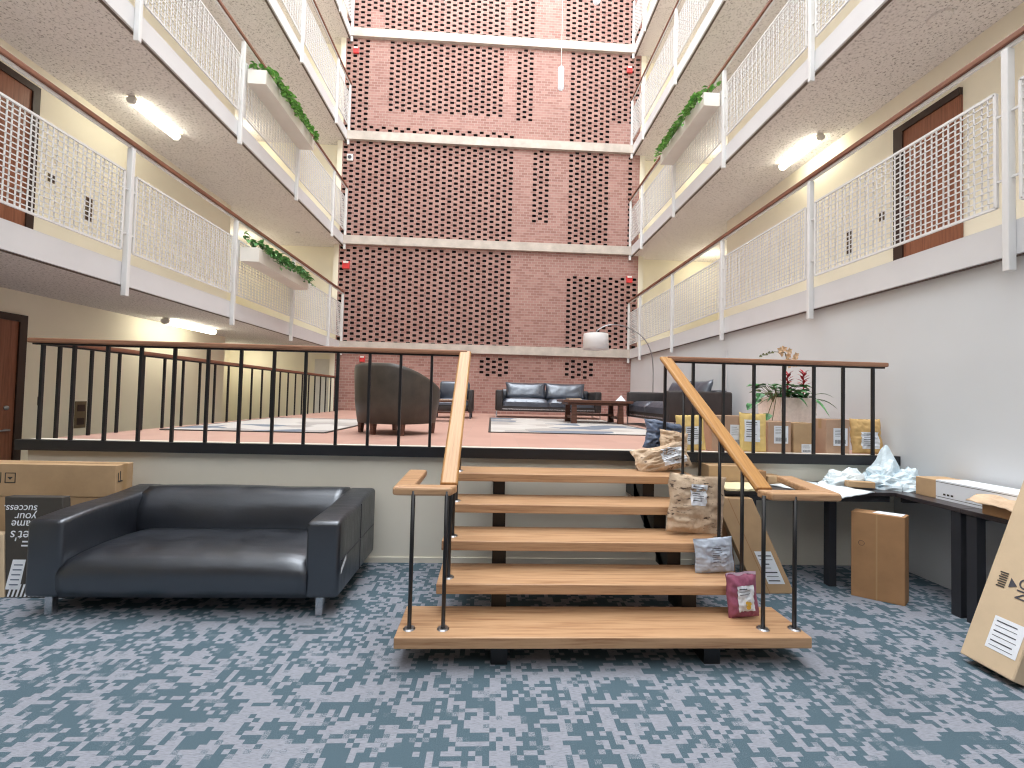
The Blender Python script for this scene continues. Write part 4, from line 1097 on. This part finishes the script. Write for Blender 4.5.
# ---------------------------------------------------------------- boxes at the left wall
def left_boxes():
    t = thing('cardboard_box', 'long tan cardboard box lying on top of the dark printed box', 'box', (-4.3, 3.98, .662))
    MB().box(-5.35, -3.155, 3.88, 4.06, .664, .935).build('body', M['card'], t, bevel=.005, seg=1)
    MB().quad((-3.153, 3.95, .70), (-3.153, 3.99, .70), (-3.153, 3.99, .937), (-3.153, 3.95, .937)).quad((-5.35, 3.95, .937), (-3.153, 3.95, .937), (-3.153, 3.99, .937), (-5.35, 3.99, .937)).build('tape', M['tape'], t)
    ic = MB(); y = 3.877
    for x0 in (-4.16, -4.045):
        x1 = x0 + .085; z0, z1 = .775, .86; w = .006
        ic.box(x0, x1, y, y + .002, z0, z0 + w).box(x0, x1, y, y + .002, z1 - w, z1).box(x0, x0 + w, y, y + .002, z0, z1).box(x1 - w, x1, y, y + .002, z0, z1)
        ic.add([(x0 + .02, y, .825), (x1 - .02, y, .825), ((x0 + x1) / 2, y, .800)], [(0, 2, 1)])
    y2 = -3.151
    ic.box(-3.1535, -3.151, 3.90, 3.945, .79, .80).box(-3.1535, -3.151, 3.90, 3.905, .80, .87).box(-3.1535, -3.151, 3.92, 3.925, .80, .88)
    ic.build('printed_marks', M['print_dark'], t)
    s = thing('cardboard_box', 'plain tan cardboard box standing under the long one, behind the dark box', 'box', (-4.4, 4.0, 0))
    MB().box(-5.2, -3.2, 3.885, 4.12, 0, .660).build('body', M['card'], s, bevel=.004, seg=1)
    # dark printed box leaning on it
    d = thing('printed_box', 'dark grey box printed with upside-down white slogan, leaning beside the black sofa', 'box', (-3.5, 3.56, 0))
    b0 = Vector((-3.60, 3.50, 0)); w = Vector((.43, 0, 0)); u = Vector((-.17, .12, .722)); dp = Vector((0, .07, 0))
    c4 = [b0, b0 + w, b0 + w + dp, b0 + dp]; 
    c4t = [p + u for p in c4]
    w2 = Vector((.43, 0, 0))
    MB().hexa(c4 + c4t).build('body', M['print_dark'], d, bevel=.004, seg=1)
    n = w.cross(u).normalized()
    f = lambda a, b, e=.002: b0 + w * a + u * b + n * e
    q = MB(); q.quad(f(.0, .08), f(.24, .08), f(.36, .37), f(.14, .37), 0)
    for i in range(5): q.quad(f(.07 + i * .022, .12 + i * .048, .003), f(.22 + i * .022, .12 + i * .048, .003), f(.22 + i * .022, .132 + i * .048, .003), f(.07 + i * .022, .132 + i * .048, .003), 1)
    q.build('shipping_label', [M['paper'], M['poly_blue']], d, label='white shipping label')
    q = MB()
    for i in range(12):
        a = .03 + i * .07; q.quad(f(a, .01), f(a + .035, .01), f(a + .11, .13 if a < .9 else .13), f(a + .075, .13))
    q.build('hatch_print', M['paper'], d)
    ex = -w.normalized(); ey = -(u - w * (u.dot(w) / w.length_squared)).normalized(); ez = ex.cross(ey)
    for body, a, b, sz in (('success.', .58, .845, .078), ('your', .56, .765, .084), ('frame', .58, .69, .084), ("Let's", .56, .585, .104)):
        mx = Matrix.Identity(4); mx.col[0] = (*ex, 0); mx.col[1] = (*ey, 0); mx.col[2] = (*ez, 0); mx.col[3] = (*(f(a, b + .07, .002) - d.location), 1)
        text_mesh('lettering', body, sz, M['paper'], d, mx)
    q = MB()
    for i, (a, L) in enumerate(((.30, .20), (.28, .20))): q.quad(f(a, .54 - .04 * i), f(a + L, .54 - .04 * i), f(a + L, .556 - .04 * i), f(a, .556 - .04 * i))
    q.build('small_print', M['paper'], d)
    p = thing('cardboard_box', 'tan cardboard box leaning at the left of the dark printed box', 'box', (-3.9, 3.56, 0))
    b1 = Vector((-4.25, 3.50, 0)); w1_ = Vector((.64, 0, 0))
    k4 = [b1, b1 + w1_, b1 + w1_ + dp, b1 + dp]
    MB().hexa(k4 + [q_ + Vector((-.17, .12, .722)) * .62 for q_ in k4]).build('body', M['card_light'], p, bevel=.004, seg=1)
left_boxes()

# ---------------------------------------------------------------- light
def area(name, loc, rot, sx, sy, energy, rgb=(1, 1, 1)):
    l = bpy.data.lights.new(name, 'AREA'); l.shape = 'RECTANGLE'; l.size = sx; l.size_y = sy; l.energy = energy; l.color = rgb
    o = bpy.data.objects.new(name, l); o.location = loc; o.rotation_euler = rot; COL.objects.link(o); return o
area('skylight', (-.17, 5.7, TOP - .1), (0, 0, 0), 8.2, 13.8, 2100, (.97, .985, 1))
def point(name, loc, energy, rgb=(1, .94, .74), r=.06):
    l = bpy.data.lights.new(name, 'POINT'); l.energy = energy; l.color = rgb; l.shadow_soft_size = r
    o = bpy.data.objects.new(name, l); o.location = loc; COL.objects.link(o)
# lamps in the lift lobbies, round the corner of the corridor walls
for l in range(4):
    point('lobby_lamp', (-6.9, 12.2, FB + H * l - .4), 16)
    if l: point('lobby_lamp', (6.2, 12.2, FB + H * l - .4), 16)
W = bpy.data.worlds.new('sky'); C.world = W; W.use_nodes = True
W.node_tree.nodes['Background'].inputs[0].default_value = (.95, .975, 1, 1)
W.node_tree.nodes['Background'].inputs[1].default_value = 3.0

# ---------------------------------------------------------------- camera
cam = bpy.data.cameras.new('camera'); cam.sensor_fit = 'HORIZONTAL'; cam.sensor_width = 36; cam.lens = 438.38 / 1024 * 36
cam.clip_start = .05; cam.clip_end = 200
co = bpy.data.objects.new('camera', cam); COL.objects.link(co)
r_ = Vector((.99860987, -.04659346, .02464507)); u_ = Vector((-.02593922, -.02737795, .99928855)); f_ = Vector((.04588558, .99853868, .02854849))
mw = Matrix.Identity(4)
for i, v in enumerate((r_, u_, -f_)): mw.col[i] = (*v, 0)
mw.col[3] = (0, 0, 1.6, 1)
co.matrix_world = mw
C.camera = co
C.view_settings.view_transform = 'Standard'; C.view_settings.look = 'None'; C.view_settings.exposure = 0; C.view_settings.gamma = 1; C.view_settings.use_curve_mapping = False
C.cycles.use_denoising = True; C.cycles.filter_width = 1.15
C.cycles.max_bounces = 10; C.cycles.diffuse_bounces = 6
